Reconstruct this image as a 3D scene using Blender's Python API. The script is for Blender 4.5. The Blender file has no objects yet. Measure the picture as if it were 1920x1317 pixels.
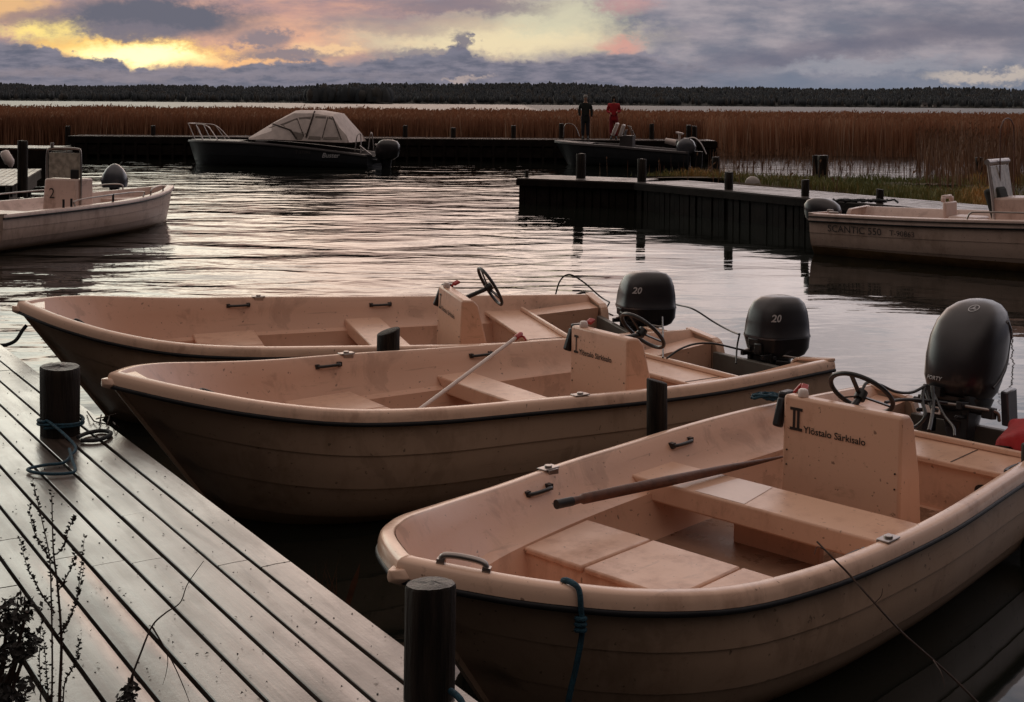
import bpy, math, random
import numpy as np
from mathutils import Vector, Matrix, Euler
random.seed(7); rng = np.random.default_rng(7)
PI = math.pi
sc = bpy.context.scene
col = sc.collection

# ------------------------------------------------------------------ camera model
FPX, CXP, CYP, H = 2450.0, 960.0, 190.5, 2.43
ROLL = math.radians(0.447)
def U(px, py, z):
    """world point at height z that the photograph shows at (px, py)"""
    u = px - CXP; v = CYP - py; c, s = math.cos(ROLL), math.sin(ROLL)
    X = u*c - v*s; Z = u*s + v*c
    Y = (z - H)/Z*FPX
    return Vector((X/FPX*Y, Y, z))
def UY(px, py, Y):
    u = px - CXP; v = CYP - py; c, s = math.cos(ROLL), math.sin(ROLL)
    X = u*c - v*s; Z = u*s + v*c
    return Vector((X/FPX*Y, Y, H + Z/FPX*Y))

# ------------------------------------------------------------------ node helpers
def newmat(name):
    m = bpy.data.materials.new(name); m.use_nodes = True
    nt = m.node_tree; b = nt.nodes['Principled BSDF']
    return m, nt, b
def lk(nt, a, b): nt.links.new(a, b)
class E:
    """tiny expression builder for math nodes"""
    nt = None
    def __init__(s, sock): s.s = sock
    @staticmethod
    def op(o, *a, clamp=False):
        n = E.nt.nodes.new('ShaderNodeMath'); n.operation = o; n.use_clamp = clamp
        for i, x in enumerate(a):
            if isinstance(x, E): E.nt.links.new(x.s, n.inputs[i])
            else: n.inputs[i].default_value = float(x)
        return E(n.outputs[0])
    def __add__(s, o): return E.op('ADD', s, o)
    __radd__ = __add__
    def __sub__(s, o): return E.op('SUBTRACT', s, o)
    def __rsub__(s, o): return E.op('SUBTRACT', o, s)
    def __mul__(s, o): return E.op('MULTIPLY', s, o)
    __rmul__ = __mul__
    def __truediv__(s, o): return E.op('DIVIDE', s, o)
def sstep(x, a, b):
    n = E.nt.nodes.new('ShaderNodeMapRange'); n.interpolation_type = 'SMOOTHSTEP'; n.clamp = True
    E.nt.links.new(x.s, n.inputs[0]); n.inputs[1].default_value = a; n.inputs[2].default_value = b
    n.inputs[3].default_value = 0; n.inputs[4].default_value = 1
    return E(n.outputs[0])
def noise(vec, scale, detail=4, rough=.55, dist=0.0, w=None):
    n = E.nt.nodes.new('ShaderNodeTexNoise'); E.nt.links.new(vec, n.inputs['Vector'])
    n.inputs['Scale'].default_value = scale; n.inputs['Detail'].default_value = detail
    n.inputs['Roughness'].default_value = rough; n.inputs['Distortion'].default_value = dist
    return E(n.outputs['Fac'])
def mapping(vec, sc_=(1,1,1), loc=(0,0,0), rot=(0,0,0)):
    n = E.nt.nodes.new('ShaderNodeMapping'); E.nt.links.new(vec, n.inputs[0])
    n.inputs['Scale'].default_value = sc_; n.inputs['Location'].default_value = loc; n.inputs['Rotation'].default_value = rot
    return n.outputs[0]
def comb(x, y, z=0.0):
    n = E.nt.nodes.new('ShaderNodeCombineXYZ')
    for i, a in enumerate((x, y, z)):
        if isinstance(a, E): E.nt.links.new(a.s, n.inputs[i])
        else: n.inputs[i].default_value = a
    return n.outputs[0]
def mixc(f, a, b):
    n = E.nt.nodes.new('ShaderNodeMix'); n.data_type = 'RGBA'
    if isinstance(f, E): E.nt.links.new(f.s, n.inputs[0])
    else: n.inputs[0].default_value = f
    for i, c in ((6, a), (7, b)):
        if isinstance(c, (tuple, list)): n.inputs[i].default_value = (*c[:3], 1)
        else: E.nt.links.new(c, n.inputs[i])
    return n.outputs[2]
def lin(r, g, b):
    f = lambda c: (c/255/12.92 if c/255 <= .04045 else ((c/255+.055)/1.055)**2.4)
    return (f(r), f(g), f(b))
def bumpn(h, strength, dist, bsdf, extra=None):
    n = E.nt.nodes.new('ShaderNodeBump'); n.inputs['Strength'].default_value = strength
    n.inputs['Distance'].default_value = dist
    E.nt.links.new(h.s, n.inputs['Height'])
    if extra is not None: E.nt.links.new(extra, n.inputs['Normal'])
    E.nt.links.new(n.outputs[0], bsdf.inputs['Normal'])
    return n.outputs[0]
def objco(): 
    n = E.nt.nodes.new('ShaderNodeTexCoord'); return n.outputs['Object']

def simple(name, c, rough=.5, metal=0.0, var=.25, vs=6.0, bump=.0, bs=40.0, coat=0.0, spec=.5, c2=None, sc_=(1,1,1)):
    m, nt, b = newmat(name); E.nt = nt
    o = mapping(objco(), sc_)
    n1 = noise(o, vs, 6, .6)
    lo = c2 if c2 else tuple(x*(1-var) for x in c)
    lk(nt, mixc(sstep(n1, .3, .7), lo, c), b.inputs['Base Color'])
    b.inputs['Roughness'].default_value = rough; b.inputs['Metallic'].default_value = metal
    n2 = noise(o, vs*2.3, 4, .6)
    lk(nt, (n2*(.3*rough) + rough*.85).s, b.inputs['Roughness'])
    b.inputs['Coat Weight'].default_value = coat; b.inputs['Coat Roughness'].default_value = .1
    b.inputs['Specular IOR Level'].default_value = spec
    if bump: bumpn(noise(o, bs, 5, .6), bump, .01, b)
    return m

M = {}
GEL = (.70, .44, .315)
def gelcoat(name, base, grime, rough=.3, grime_lo=.52, wl=False):
    m, nt, b = newmat(name); E.nt = nt
    oc = objco()
    n1 = noise(oc, 1.7, 7, .62); n2 = noise(mapping(oc, (1, 1, .35)), 7, 6, .7); n3 = noise(oc, 60, 3, .6)
    g = sstep(n1*.6 + n2*.5, grime_lo, grime_lo+.22)
    c = mixc(g, base, grime)
    sp = sstep(noise(mapping(oc, (1,1,1), (3,1,2)), 34, 2, .5), .69, .74)
    c = mixc(sp*.7, c, tuple(x*.25 for x in grime))
    scuff = sstep(noise(mapping(oc, (.6, 9, 9), (5, 2, 1)), 3.2, 6, .7), .60, .70)
    c = mixc(scuff*.28, c, tuple(x*.45 for x in grime))
    stain = sstep(noise(mapping(oc, (1, 1, 1), (8, 3, 5)), 2.6, 7, .66, .8), .57, .66)
    c = mixc(stain*.35, c, tuple(x*.7 for x in grime))
    if wl:
        sep = nt.nodes.new('ShaderNodeSeparateXYZ'); lk(nt, oc, sep.inputs[0])
        zz = E(sep.outputs['Z']) + (n2 - .5)*.05
        c = mixc(sstep(zz, .13, .03)*.75, c, (.16, .085, .03))
    lk(nt, c, b.inputs['Base Color'])
    lk(nt, (n2*.22 + (rough-.1)).s, b.inputs['Roughness'])
    b.inputs['Specular IOR Level'].default_value = .45
    bumpn(n3*.35 + noise(oc, 9, 3, .5), .12, .01, b)
    return m
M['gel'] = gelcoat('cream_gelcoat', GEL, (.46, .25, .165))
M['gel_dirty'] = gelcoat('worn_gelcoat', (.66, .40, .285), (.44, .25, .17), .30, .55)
M['gel_out'] = gelcoat('hull_gelcoat_shaded', (.44, .30, .215), (.31, .20, .135), .42, .56, wl=True)  # cream darkened for the outer sides, shade put into the colour
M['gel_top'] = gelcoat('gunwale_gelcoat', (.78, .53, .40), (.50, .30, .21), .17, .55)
M['gel_white'] = gelcoat('white_gelcoat', (.66, .50, .44), (.44, .31, .26), .3)
M['gel_white_out'] = gelcoat('white_hull_gelcoat', (.60, .44, .37), (.42, .29, .23), .4, .5, wl=True)
m, nt, b = newmat('wet_dirty_floor'); E.nt = nt
oc = objco(); n1 = noise(oc, 2.3, 7, .65, .5); n2 = noise(oc, 14, 4, .6)
pud = sstep(n1, .46, .60)
lk(nt, mixc(sstep(n2, .35, .7)*.5, mixc(pud, (.36, .21, .145), (.13, .07, .045)), (.24, .14, .09)), b.inputs['Base Color'])
lk(nt, (.42 - pud*.36).s, b.inputs['Roughness']); bumpn(noise(oc, 150, 2, .5)*(1.0-pud), .25, .004, b); M['wetfloor'] = m
M['patch'] = simple('pale_patch_tone', (.80, .62, .55), .35, var=.1)  # lighter tone for a box lid and a thwart patch
M['rubber'] = simple('black_rubber', (.022, .022, .026), .42, var=.4, bump=.2)
M['black'] = simple('black_plastic', (.016, .016, .018), .35, var=.3, vs=12)
M['blackm'] = simple('dark_painted_metal', (.03, .03, .034), .4, .4, var=.4)
M['steel'] = simple('dull_steel', (.42, .38, .36), .3, .9, var=.3)
M['alu'] = simple('pale_aluminium', (.55, .50, .49), .35, .7, var=.2)
M['cowl'] = simple('motor_cowl_paint', (.028, .024, .028), .30, .10, var=.3, vs=3, coat=.25)
M['cowl_grey'] = simple('grey_motor_paint', (.085, .088, .105), .26, .2, var=.2, vs=3, coat=.4)
M['greypanel'] = simple('grey_panel', (.13, .115, .10), .5, var=.3)
M['decal'] = simple('pale_decal', (.50, .50, .52), .4, var=.1)
M['ink'] = simple('black_lettering', (.022, .018, .018), .5, var=.1)
M['inkgrey'] = simple('dark_grey_lettering', (.07, .06, .06), .5, var=.1)
M['red'] = simple('red_fabric', (.42, .012, .018), .6, var=.3, bump=.3, bs=60)
M['redp'] = simple('red_plastic', (.45, .03, .03), .35, var=.2)
M['white'] = simple('white_plastic', (.72, .62, .58), .35, var=.12)
M['seatwhite'] = simple('pale_seat_plastic', (.68, .52, .46), .4, var=.1)
M['blue_rope'] = simple('blue_rope_fibre', (.012, .075, .12), .7, var=.5, vs=40, bump=.8, bs=180)
M['dark_rope'] = simple('dark_rope_fibre', (.02, .024, .028), .7, var=.5, vs=40, bump=.8, bs=180)
M['post'] = simple('tarred_post_wood', (.034, .025, .020), .6, vs=7, bump=1.0, bs=26, sc_=(4,4,.35), c2=(.008, .006, .0055))
M['post'].node_tree.nodes['Principled BSDF'].inputs['Specular IOR Level'].default_value = .16
M['postend'] = simple('post_end_grain', (.075, .07, .068), .45, var=.7, vs=9, bump=.9, bs=40)
M['oar'] = simple('worn_oar_wood', (.135, .052, .032), .5, var=.45, vs=14, bump=.3, sc_=(1,1,1))
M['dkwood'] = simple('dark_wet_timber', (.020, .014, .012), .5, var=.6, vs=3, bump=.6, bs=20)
M['stem'] = simple('dry_stem', (.055, .028, .02), .8, var=.5, vs=30)
M['straw'] = simple('pale_straw_stem', (.22, .13, .085), .8, var=.4, vs=30)
M['leafd'] = simple('dark_withered_leaf', (.022, .017, .014), .75, var=.5, vs=20)
M['leafb'] = simple('brown_leaf', (.16, .062, .03), .6, var=.5, vs=20)
M['canvas'] = simple('pale_canvas', (.80, .69, .65), .8, var=.2, vs=4, bump=.3, bs=30)
M['clearwin'] = simple('milky_window_vinyl', (.32, .27, .245), .22, var=.3, vs=2.5, coat=.4)
M['darkhull'] = simple('dark_boat_paint', (.020, .022, .027), .35, var=.3, vs=3)
M['dkdeck'] = simple('dark_boat_deck', (.085, .075, .078), .45, var=.3, vs=3)
M['trim'] = simple('dark_brown_trim', (.05, .032, .026), .6, var=.3)
M['skin'] = simple('skin', (.42, .24, .17), .6, var=.1)
M['hair_dark'] = simple('dark_hair', (.012, .009, .008), .7, var=.3)
M['hair_grey'] = simple('grey_hair', (.30, .28, .26), .7, var=.3)
M['cloth_dark'] = simple('dark_coat_cloth', (.016, .019, .017), .8, var=.3)
M['cloth_navy'] = simple('navy_trousers', (.015, .016, .024), .8, var=.3)
M['cloth_red'] = simple('red_jacket_cloth', (.50, .02, .03), .8, var=.35)
M['cloth_dred'] = simple('dark_red_trousers', (.25, .012, .018), .8, var=.3)
M['window'] = simple('dark_window_glass', (.02, .02, .025), .15, var=.1)
M['wallw'] = simple('pale_cabin_wall', (.50, .45, .42), .7, var=.2)
M['roofd'] = simple('dark_cabin_roof', (.035, .03, .03), .7, var=.2)
M['shield'] = simple('scratched_windscreen', (.46, .43, .37), .25, var=.5, vs=9, coat=.3)
M['yellowish'] = simple('algae_brown_band', (.22, .12, .05), .6, var=.4)

M['dkwood'].node_tree.nodes['Principled BSDF'].inputs['Specular IOR Level'].default_value = .12
M['rubber'].node_tree.nodes['Principled BSDF'].inputs['Specular IOR Level'].default_value = .2
# wet decking: planks run along local x
def deck_mat(name, base, dark, wet=1.0):
    m, nt, b = newmat(name); E.nt = nt
    oc = objco()
    at = nt.nodes.new('ShaderNodeAttribute'); at.attribute_name = 'rnd'
    r = E(at.outputs['Fac'])
    sep = nt.nodes.new('ShaderNodeSeparateXYZ'); lk(nt, oc, sep.inputs[0])
    vec = comb(E(sep.outputs[0]) + r*37.0, E(sep.outputs[1]), E(sep.outputs[2]))
    g = noise(mapping(vec, (.9, 26, 26)), 1.6, 8, .68, .3)
    g2 = noise(mapping(vec, (3, 90, 90)), 1.2, 4, .6)
    patch = noise(oc, 1.5, 6, .62, .4)
    c = mixc(sstep(g, .32, .72), dark, base)
    c = mixc(r*.5, c, tuple(x*.5 for x in base))
    c = mixc(sstep(noise(oc, 9, 6, .7), .5, .68)*.5, c, tuple(x*.5 for x in dark))
    c = mixc(sstep(patch, .56, .70)*.6, c, tuple(x*.5 for x in dark))
    knot = nt.nodes.new('ShaderNodeTexVoronoi'); lk(nt, mapping(vec, (1.1, 7, 7)), knot.inputs['Vector']); knot.inputs['Scale'].default_value = 1.0
    c = mixc(sstep(E(knot.outputs['Distance']), .10, .05)*.8, c, tuple(x*.2 for x in dark))
    lk(nt, c, b.inputs['Base Color'])
    wetm = sstep(noise(oc, 2.2, 5, .6), .35, .6)
    lk(nt, (.42 - wetm*.17 + g*.16).s, b.inputs['Roughness'])
    lk(nt, (.72*wet + .28*wet*sstep(noise(mapping(oc, (.4, 3, 1)), 2.9, 6, .64, .4), .38, .58)).s, b.inputs['Coat Weight'])
    b.inputs['Coat IOR'].default_value = 1.6
    blot = sstep(noise(mapping(vec, (.5, 5, 1)), 2.2, 6, .66, .3), .40, .62)
    lk(nt, (.17 - blot*.10 + g2*.07 + r*.05).s, b.inputs['Coat Roughness'])
    h = g*.6 + g2*.25 + noise(oc, 130, 3, .6)*.25
    bo = bumpn(h, .30, .006, b)
    cb = nt.nodes.new('ShaderNodeBump'); cb.inputs['Strength'].default_value = .20; cb.inputs['Distance'].default_value = .006
    lk(nt, (h*.7 + noise(mapping(oc, (1,3,1)), 4, 3)*.8 + noise(oc, 48, 4, .65)*.5).s, cb.inputs['Height'])
    lk(nt, cb.outputs[0], b.inputs['Coat Normal'])
    return m
M['deck'] = deck_mat('wet_deck_boards', (.110, .078, .062), (.036, .025, .019))
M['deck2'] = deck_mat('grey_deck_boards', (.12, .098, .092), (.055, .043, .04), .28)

# ------------------------------------------------------------------ object helpers
class MB:
    def __init__(s): s.v = []; s.f = []
    def add(s, vs, fs):
        o = len(s.v); s.v += [tuple(v) for v in vs]; s.f += [tuple(i+o for i in f) for f in fs]
    def box(s, c, size, rot=None):
        hx, hy, hz = size[0]/2, size[1]/2, size[2]/2
        vs = [Vector((x, y, z)) for x in (-hx, hx) for y in (-hy, hy) for z in (-hz, hz)]
        if rot is not None:
            R = rot if isinstance(rot, Matrix) else Euler(rot).to_matrix()
            vs = [R @ v for v in vs]
        c = Vector(c)
        s.add([v + c for v in vs], [(0,1,3,2),(4,6,7,5),(0,4,5,1),(2,3,7,6),(0,2,6,4),(1,5,7,3)])
    def bar(s, a, b, w, h=None):
        a, b = Vector(a), Vector(b); d = b - a
        q = d.to_track_quat('X', 'Z').to_matrix()
        s.box((a+b)/2, (d.length, w, h or w), q)
    def grid(s, rows, wrap=False, flip=False):
        n = len(rows[0]); o = len(s.v)
        for r in rows: s.v += [tuple(p) for p in r]
        m = n if wrap else n-1
        for i in range(len(rows)-1):
            for j in range(m):
                a = o+i*n+j; b = o+i*n+(j+1) % n; c = b+n; d = a+n
                s.f.append((a, d, c, b) if flip else (a, b, c, d))
    def tube(s, pts, r, n=8, cap=True):
        pts = [Vector(p) for p in pts]
        if not isinstance(r, (list, tuple)): r = [r]*len(pts)
        up = Vector((0, 0, 1)); rows = []
        t0 = (pts[1]-pts[0]).normalized()
        if abs(t0.z) > .9: up = Vector((0, 1, 0))
        nrm = t0.cross(up).normalized()
        for i, p in enumerate(pts):
            a = pts[max(i-1, 0)]; b = pts[min(i+1, len(pts)-1)]
            t = (b-a).normalized() if (b-a).length > 1e-9 else t0
            nrm = (nrm - t*nrm.dot(t)).normalized(); bn = t.cross(nrm)
            rows.append([p + (nrm*math.cos(2*PI*k/n) + bn*math.sin(2*PI*k/n))*r[i] for k in range(n)])
        o = len(s.v); s.grid(rows, wrap=True)
        if cap:
            s.f.append(tuple(o+k for k in range(n))[::-1]); e = o+(len(rows)-1)*n
            s.f.append(tuple(e+k for k in range(n)))
    def loft(s, rings, cap0=True, cap1=True):
        n = len(rings[0]); o = len(s.v); s.grid(rings, wrap=True)
        if cap0: s.f.append(tuple(o+k for k in range(n))[::-1])
        if cap1: e = o+(len(rings)-1)*n; s.f.append(tuple(e+k for k in range(n)))
    def prism(s, poly, axis, a, b):
        """extrude a 2-D polygon along axis ('x','y','z') from a to b"""
        def P(p, t):
            return {'x': (t, p[0], p[1]), 'y': (p[0], t, p[1]), 'z': (p[0], p[1], t)}[axis]
        n = len(poly)
        s.add([P(p, a) for p in poly] + [P(p, b) for p in poly],
              [tuple(range(n))[::-1], tuple(range(n, 2*n))] + [(i, (i+1) % n, n+(i+1) % n, n+i) for i in range(n)])
    def disc_torus(s, c, R, r, nrm, n=32, m=8):
        q = Vector(nrm).to_track_quat('Z', 'Y').to_matrix(); rows = []
        for i in range(n):
            a = 2*PI*i/n
            ce = Vector((math.cos(a)*R, math.sin(a)*R, 0)); e = ce.normalized()
            rows.append([Vector(c) + q @ (ce + e*math.cos(2*PI*k/m)*r + Vector((0,0,1))*math.sin(2*PI*k/m)*r) for k in range(m)])
        rows.append(rows[0]); s.grid(rows, wrap=True)
    def build(s, name, mat, parent=None, smooth=35, bevel=0, seg=2, loc=None, rot=None, fixn=True):
        me = bpy.data.meshes.new(name)
        me.from_pydata([tuple(map(float, v)) for v in s.v], [], s.f); me.validate()
        if fixn:
            import bmesh
            bm = bmesh.new(); bm.from_mesh(me); bmesh.ops.recalc_face_normals(bm, faces=bm.faces); bm.to_mesh(me); bm.free()
        me.materials.append(mat)
        if smooth:
            for p in me.polygons: p.use_smooth = True
            me.set_sharp_from_angle(angle=math.radians(smooth))
        o = bpy.data.objects.new(name, me); col.objects.link(o)
        if parent: o.parent = parent
        if loc is not None: o.location = loc
        if rot is not None: o.rotation_euler = rot
        if bevel:
            md = o.modifiers.new('bevel', 'BEVEL'); md.width = bevel; md.segments = seg; md.limit_method = 'ANGLE'; md.angle_limit = math.radians(40)
        return o
def tag(o, label=None, cat=None, group=None, kind=None):
    if label: o['label'] = label
    if cat: o['category'] = cat
    if group: o['group'] = group
    if kind: o['kind'] = kind
    return o
def thing(name, label, cat, loc=(0,0,0), rot=(0,0,0), group=None):
    o = bpy.data.objects.new(name, None); col.objects.link(o); o.empty_display_size = .2
    o.location = loc; o.rotation_euler = rot
    return tag(o, label, cat, group)
def cr(pts, n=8):
    """Catmull-Rom through points"""
    P = [Vector(p) for p in pts]; P = [P[0]*2-P[1]] + P + [P[-1]*2-P[-2]]; out = []
    for i in range(1, len(P)-2):
        for k in range(n):
            t = k/n; a, b, c, d = P[i-1], P[i], P[i+1], P[i+2]
            out.append(.5*((2*b) + (c-a)*t + (2*a-5*b+4*c-d)*t*t + (3*b-a-3*c+d)*t**3))
    out.append(P[-2]); return out
def cub(x, xp, yp):
    xp = np.array(xp, float); yp = np.array(yp, float)
    m = np.gradient(yp, xp); i = np.clip(np.searchsorted(xp, x, 'right')-1, 0, len(xp)-2)
    h = xp[i+1]-xp[i]; t = (x-xp[i])/h
    return (2*t**3-3*t**2+1)*yp[i]+(t**3-2*t**2+t)*h*m[i]+(-2*t**3+3*t**2)*yp[i+1]+(t**3-t**2)*h*m[i+1]
def text_verts(s, size, shear=0.0, bold=0.0, ext=.0):
    cu = bpy.data.curves.new('t', 'FONT'); cu.body = s; cu.size = size; cu.shear = shear; cu.offset = bold; cu.resolution_u = 3; cu.extrude = ext
    o = bpy.data.objects.new('t', cu); col.objects.link(o)
    dg = bpy.context.evaluated_depsgraph_get(); me = bpy.data.meshes.new_from_object(o.evaluated_get(dg))
    v = [tuple(p.co) for p in me.vertices]; f = [tuple(p.vertices) for p in me.polygons]
    bpy.data.objects.remove(o); bpy.data.curves.remove(cu); bpy.data.meshes.remove(me)
    return v, f
def lettering(name, s, size, fn, mat, parent, shear=0.0, bold=0.0, thick=.002, label=None):
    """text laid on a surface: fn(u, v, d) -> local point"""
    v, f = text_verts(s, size, shear, bold)
    if not v: return None
    mb = MB(); mb.add([fn(p[0], p[1], thick) for p in v], f)
    o = mb.build(name, mat, parent, smooth=0, fixn=False)
    if label: o['label'] = label
    return o

# ================================================================== BOAT SHELLS
class Hull:
    def __init__(s, L, TB, B, TZ, Z, rake=.74, keel=-.18, w0=.35, capw=.055, skirt=.06, floor=.17, ledge=.40,
                 c1=(1.0, .35), c2=(1.1, .9), zoff=0, strakes=5, strake_amt=.007, cut=.40, cutd=.17, horn=.05):
        s.__dict__.update(locals()); s.Z = [z+zoff for z in Z]
    def b(s, t): return max(0.0, float(cub(t, s.TB, s.B)))
    def zg(s, t): return float(cub(t, s.TZ, s.Z))
    def w(s, t): return max(0.0, 1 - t/s.w0)
    def sec(s, t, u):
        c1, c2 = s.c1, s.c2
        y = (1-u)**3 + 3*(1-u)**2*u*c1[0] + 3*(1-u)*u*u*c2[0]
        d = 3*(1-u)**2*u*c1[1] + 3*(1-u)*u*u*c2[1] + u**3
        return y, d
    def outer(s, t, u, side, off=0.0):
        zg = s.zg(t) - s.skirt - .012; y, d = s.sec(t, u); bb = max(0, s.b(t) - .018)
        z = zg + (s.keel - zg)*d
        x = t*s.L + .03*s.w(t) + s.w(t)*s.rake*(zg - z)
        k = min(1, bb/.1)
        return Vector((x, side*(bb*y + off*k), z))
    def side_y(s, x, z):
        """outer half breadth at (x, z)"""
        best = None
        t = min(1, max(0, x/s.L))
        for _ in range(3):
            lo = min((abs(s.outer(t, u/60, 1).z - z), u/60) for u in range(61))[1]
            p = s.outer(t, lo, 1); t = min(1, max(0, t + (x-p.x)/s.L))
        return p.y
    def off(s, t, a):
        e = .002; t0, t1 = max(0, t-e), min(1, t+e)
        d = Vector(((t1-t0)*s.L, s.b(t1)-s.b(t0), 0)); 
        if t < e: d = Vector((0, 1, 0))
        d.normalize(); return Vector((t*s.L, s.b(t), 0)) + Vector((d.y, -d.x, 0))*a
    # inner surface rings: (fraction of height above the ledge, y fraction, y constant)
    def inner(s, t, k, side):
        zg = s.zg(t); b = s.b(t)
        R = [(1., 1., -.003), (.93, .985, -.006), (.6, .94, -.006), (.25, .885, -.006), (0, .83, -.006)]
        q = s.off(t, s.capw); b = max(0, q.y)
        if k < 5:
            f, a, c = R[k]; z = s.ledge + (zg-.004-s.ledge)*f
        elif k == 5: a, c, z = .74, -.006, s.ledge-.012
        elif k == 6: a, c, z = .69, -.006, s.floor+.05
        elif k == 7: a, c, z = .64, -.006, s.floor
        else: a, c, z = 0, 0, s.floor
        x = q.x + s.w(t)*s.rake*(zg - z) - (.03 if t > .97 else 0)
        return Vector((x, side*max(0, a*b + c), z))
    def in_y(s, x, z):
        t = x/s.L
        pts = [s.inner(t, k, 1) for k in range(8)]
        for a, b in zip(pts, pts[1:]):
            if b.z <= z <= a.z and a.z > b.z:
                f = (a.z-z)/(a.z-b.z); return a.y + (b.y-a.y)*f
        return pts[0].y
    def path(s):
        ts = list(np.concatenate([np.linspace(1, .12, 40), np.linspace(.11, .02, 16), np.linspace(.016, 0, 7)]))
        P = [(t, -1) for t in ts] + [(t, 1) for t in ts[-2::-1]]
        pts = [Vector((t*s.L, sd*s.b(t), s.zg(t))) for t, sd in P]; out = []
        for i, p in enumerate(pts):
            a = pts[max(i-1, 0)]; b = pts[min(i+1, len(pts)-1)]; d = (b-a); d.z = 0; d.normalize()
            out.append((p, Vector((-d.y, d.x, 0)) * 1.0))
        if out[0][1].y > 0: out = [(p, -n) for p, n in out]
        return out      # normals point outward
    def sweep(s, prof, closed=True):
        mb = MB(); rows = []
        for p, n in s.path(): rows.append([p + n*a + Vector((0, 0, h)) for a, h in prof])
        if closed: mb.loft(rows)
        else: mb.grid(rows)
        return mb

def build_shell(H_, root, mats, names=('hull', 'liner', 'gunwale', 'rub_rail'), rail_mat=None):
    S = H_
    ts = list(np.concatenate([np.linspace(0, .1, 12), np.linspace(.12, 1, 34)]))
    us = []
    for k in range(S.strakes):
        a, b = k/S.strakes, (k+1)/S.strakes
        for j in range(4):
            f = j/3; us.append((a + (b-a)*f + (.0015 if j == 0 else 0), S.strake_amt*f))
    mb = MB()
    for sd in (-1, 1):
        mb.grid([[S.outer(t, u, sd, o) for t in ts] for u, o in us], flip=(sd > 0))
    # transom plate with a cut-out for the motor
    zt = S.zg(1); prof = [S.outer(1, u/14, 1) for u in range(15)]
    right = [(p.y, p.z) for p in prof]; left = [(-p.y, p.z) for p in prof][::-1]
    top = [(S.b(1)-.02, zt-.01), (S.cut+.06, zt-S.horn), (S.cut, zt-S.horn-.03), (S.cut-.03, zt-S.cutd)]
    poly = [(-a, b) for a, b in top] + top[::-1] + right + left
    # order: left top -> cut -> right top -> down the right -> up the left
    mb.prism(poly, 'x', S.L-.055, S.L)
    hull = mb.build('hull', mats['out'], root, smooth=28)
    mb = MB(); ti = [t for t in ts]
    for sd in (-1, 1):
        mb.grid([[S.inner(t, k, sd) for t in ti] for k in range(9)], flip=(sd < 0))
    mb.build('liner', mats['in'], root, smooth=40)
    s = S.skirt; w = S.capw
    prof = [(-w, -.03), (-w-.002, -.006), (-w+.003, .0015), (-w+.010, .004), (-.012, .001), (-.003, -.003), (.003, -.010), (.010, -s*.6), (.012, -s), (-.004, -s-.003), (-.02, -s*.5)]
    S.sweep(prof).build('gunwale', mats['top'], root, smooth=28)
    prof = [(.010, -s-.001), (.018, -s-.006), (.019, -s-.018), (.012, -s-.025), (-.012, -s-.028), (-.012, -s-.001)]
    S.sweep(prof).build('rub_rail', rail_mat or M['rubber'], root, smooth=60)
    for sd in (-1, 1):
        mb = MB()
        q = [(S.b(1)+.008, zt+.004), (S.cut+.06, zt-S.horn+.014), (S.cut+.015, zt-S.horn-.012), (S.cut-.02, zt-S.cutd+.004)]
        for (a, b), (c, d) in zip(q, q[1:]):
            mb.bar((S.L-.03, sd*a, b), (S.L-.03, sd*c, d), .07, .022)
        mb.build('transom_cap', mats['top'], root, smooth=40, bevel=.005)
    return hull

def thwart(S, root, name, x0, x1, z, th, mat, bevel=.012, down=None):
    mb = MB(); n = 5
    zb = down if down is not None else z-th
    for zz, ins in ((z, 0), (zb, 0)): pass
    rows = []
    top = [(x0 + (x1-x0)*i/n) for i in range(n+1)]
    def P(x, sd, zz): return (x, sd*(S.in_y(x, zz)+.012), zz)
    v = [P(x0, -1, z), P(x1, -1, z), P(x1, 1, z), P(x0, 1, z), P(x0, -1, zb), P(x1, -1, zb), P(x1, 1, zb), P(x0, 1, zb)]
    mb.add(v, [(0,1,2,3), (7,6,5,4), (0,4,5,1), (1,5,6,2), (2,6,7,3), (3,7,4,0)])
    return mb.build(name, mat, root, smooth=30, bevel=bevel)

def handle(root, p, d, ln=.17, r=.011, out=.03, mat=None, name='grab_handle'):
    """small bar handle standing off a surface at p along unit d, standoff vector o"""
    p = Vector(p); d = Vector(d).normalized(); o = Vector(out) if not isinstance(out, float) else Vector((0, 0, out))
    mb = MB(); a, b = p - d*ln/2, p + d*ln/2
    mb.tube(cr([a, a+o*.8+d*.012, p+o+d*0, b+o*.8-d*.012, b], 5), r, 8)
    mb.box(a, (.03, .03, .03), d.to_track_quat('X', 'Z').to_matrix()); mb.box(b, (.03, .03, .03), d.to_track_quat('X', 'Z').to_matrix())
    return mb.build(name, mat or M['black'], root, smooth=50)

TBQ = [0, .012, .04, .09, .17, .3, .5, .72, 1.]; TZQ = [0, .2, .45, .7, 1.]
BQ = np.array([0, .0968, .3002, .5429, .7566, .8943, .9297, .9264, .7662])
ZQ = np.array([.7688, .5923, .5164, .4664, .4488]) + .13
DB = np.array([.0446, -.0298, -.0149, -.0175, -.0347, -.0407, -.0207, -.066, -.013]); DB[0] = 0; DB[1] += .040; DB[2] += .035; DB[3] += .012
DZ = np.array([-.1014, -.1013, -.0683, -.0103, -.0365])
POSE = [(-.408, 4.7394, .8227, .0136, -.0286), (-2.243, 7.3151, .5901, -.0006, -.0046), (-3.6931, 9.8011, .352, .0629, .0111)]
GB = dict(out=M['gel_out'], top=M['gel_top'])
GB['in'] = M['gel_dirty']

def Lw(root_pose, p):
    """boat-local -> world for a pose"""
    q = root_pose; R = Matrix.Rotation(q[2], 3, 'Z') @ Matrix.Rotation(q[3], 3, 'X')
    return Vector((q[0], q[1], q[4])) + R @ Vector(p)

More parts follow.
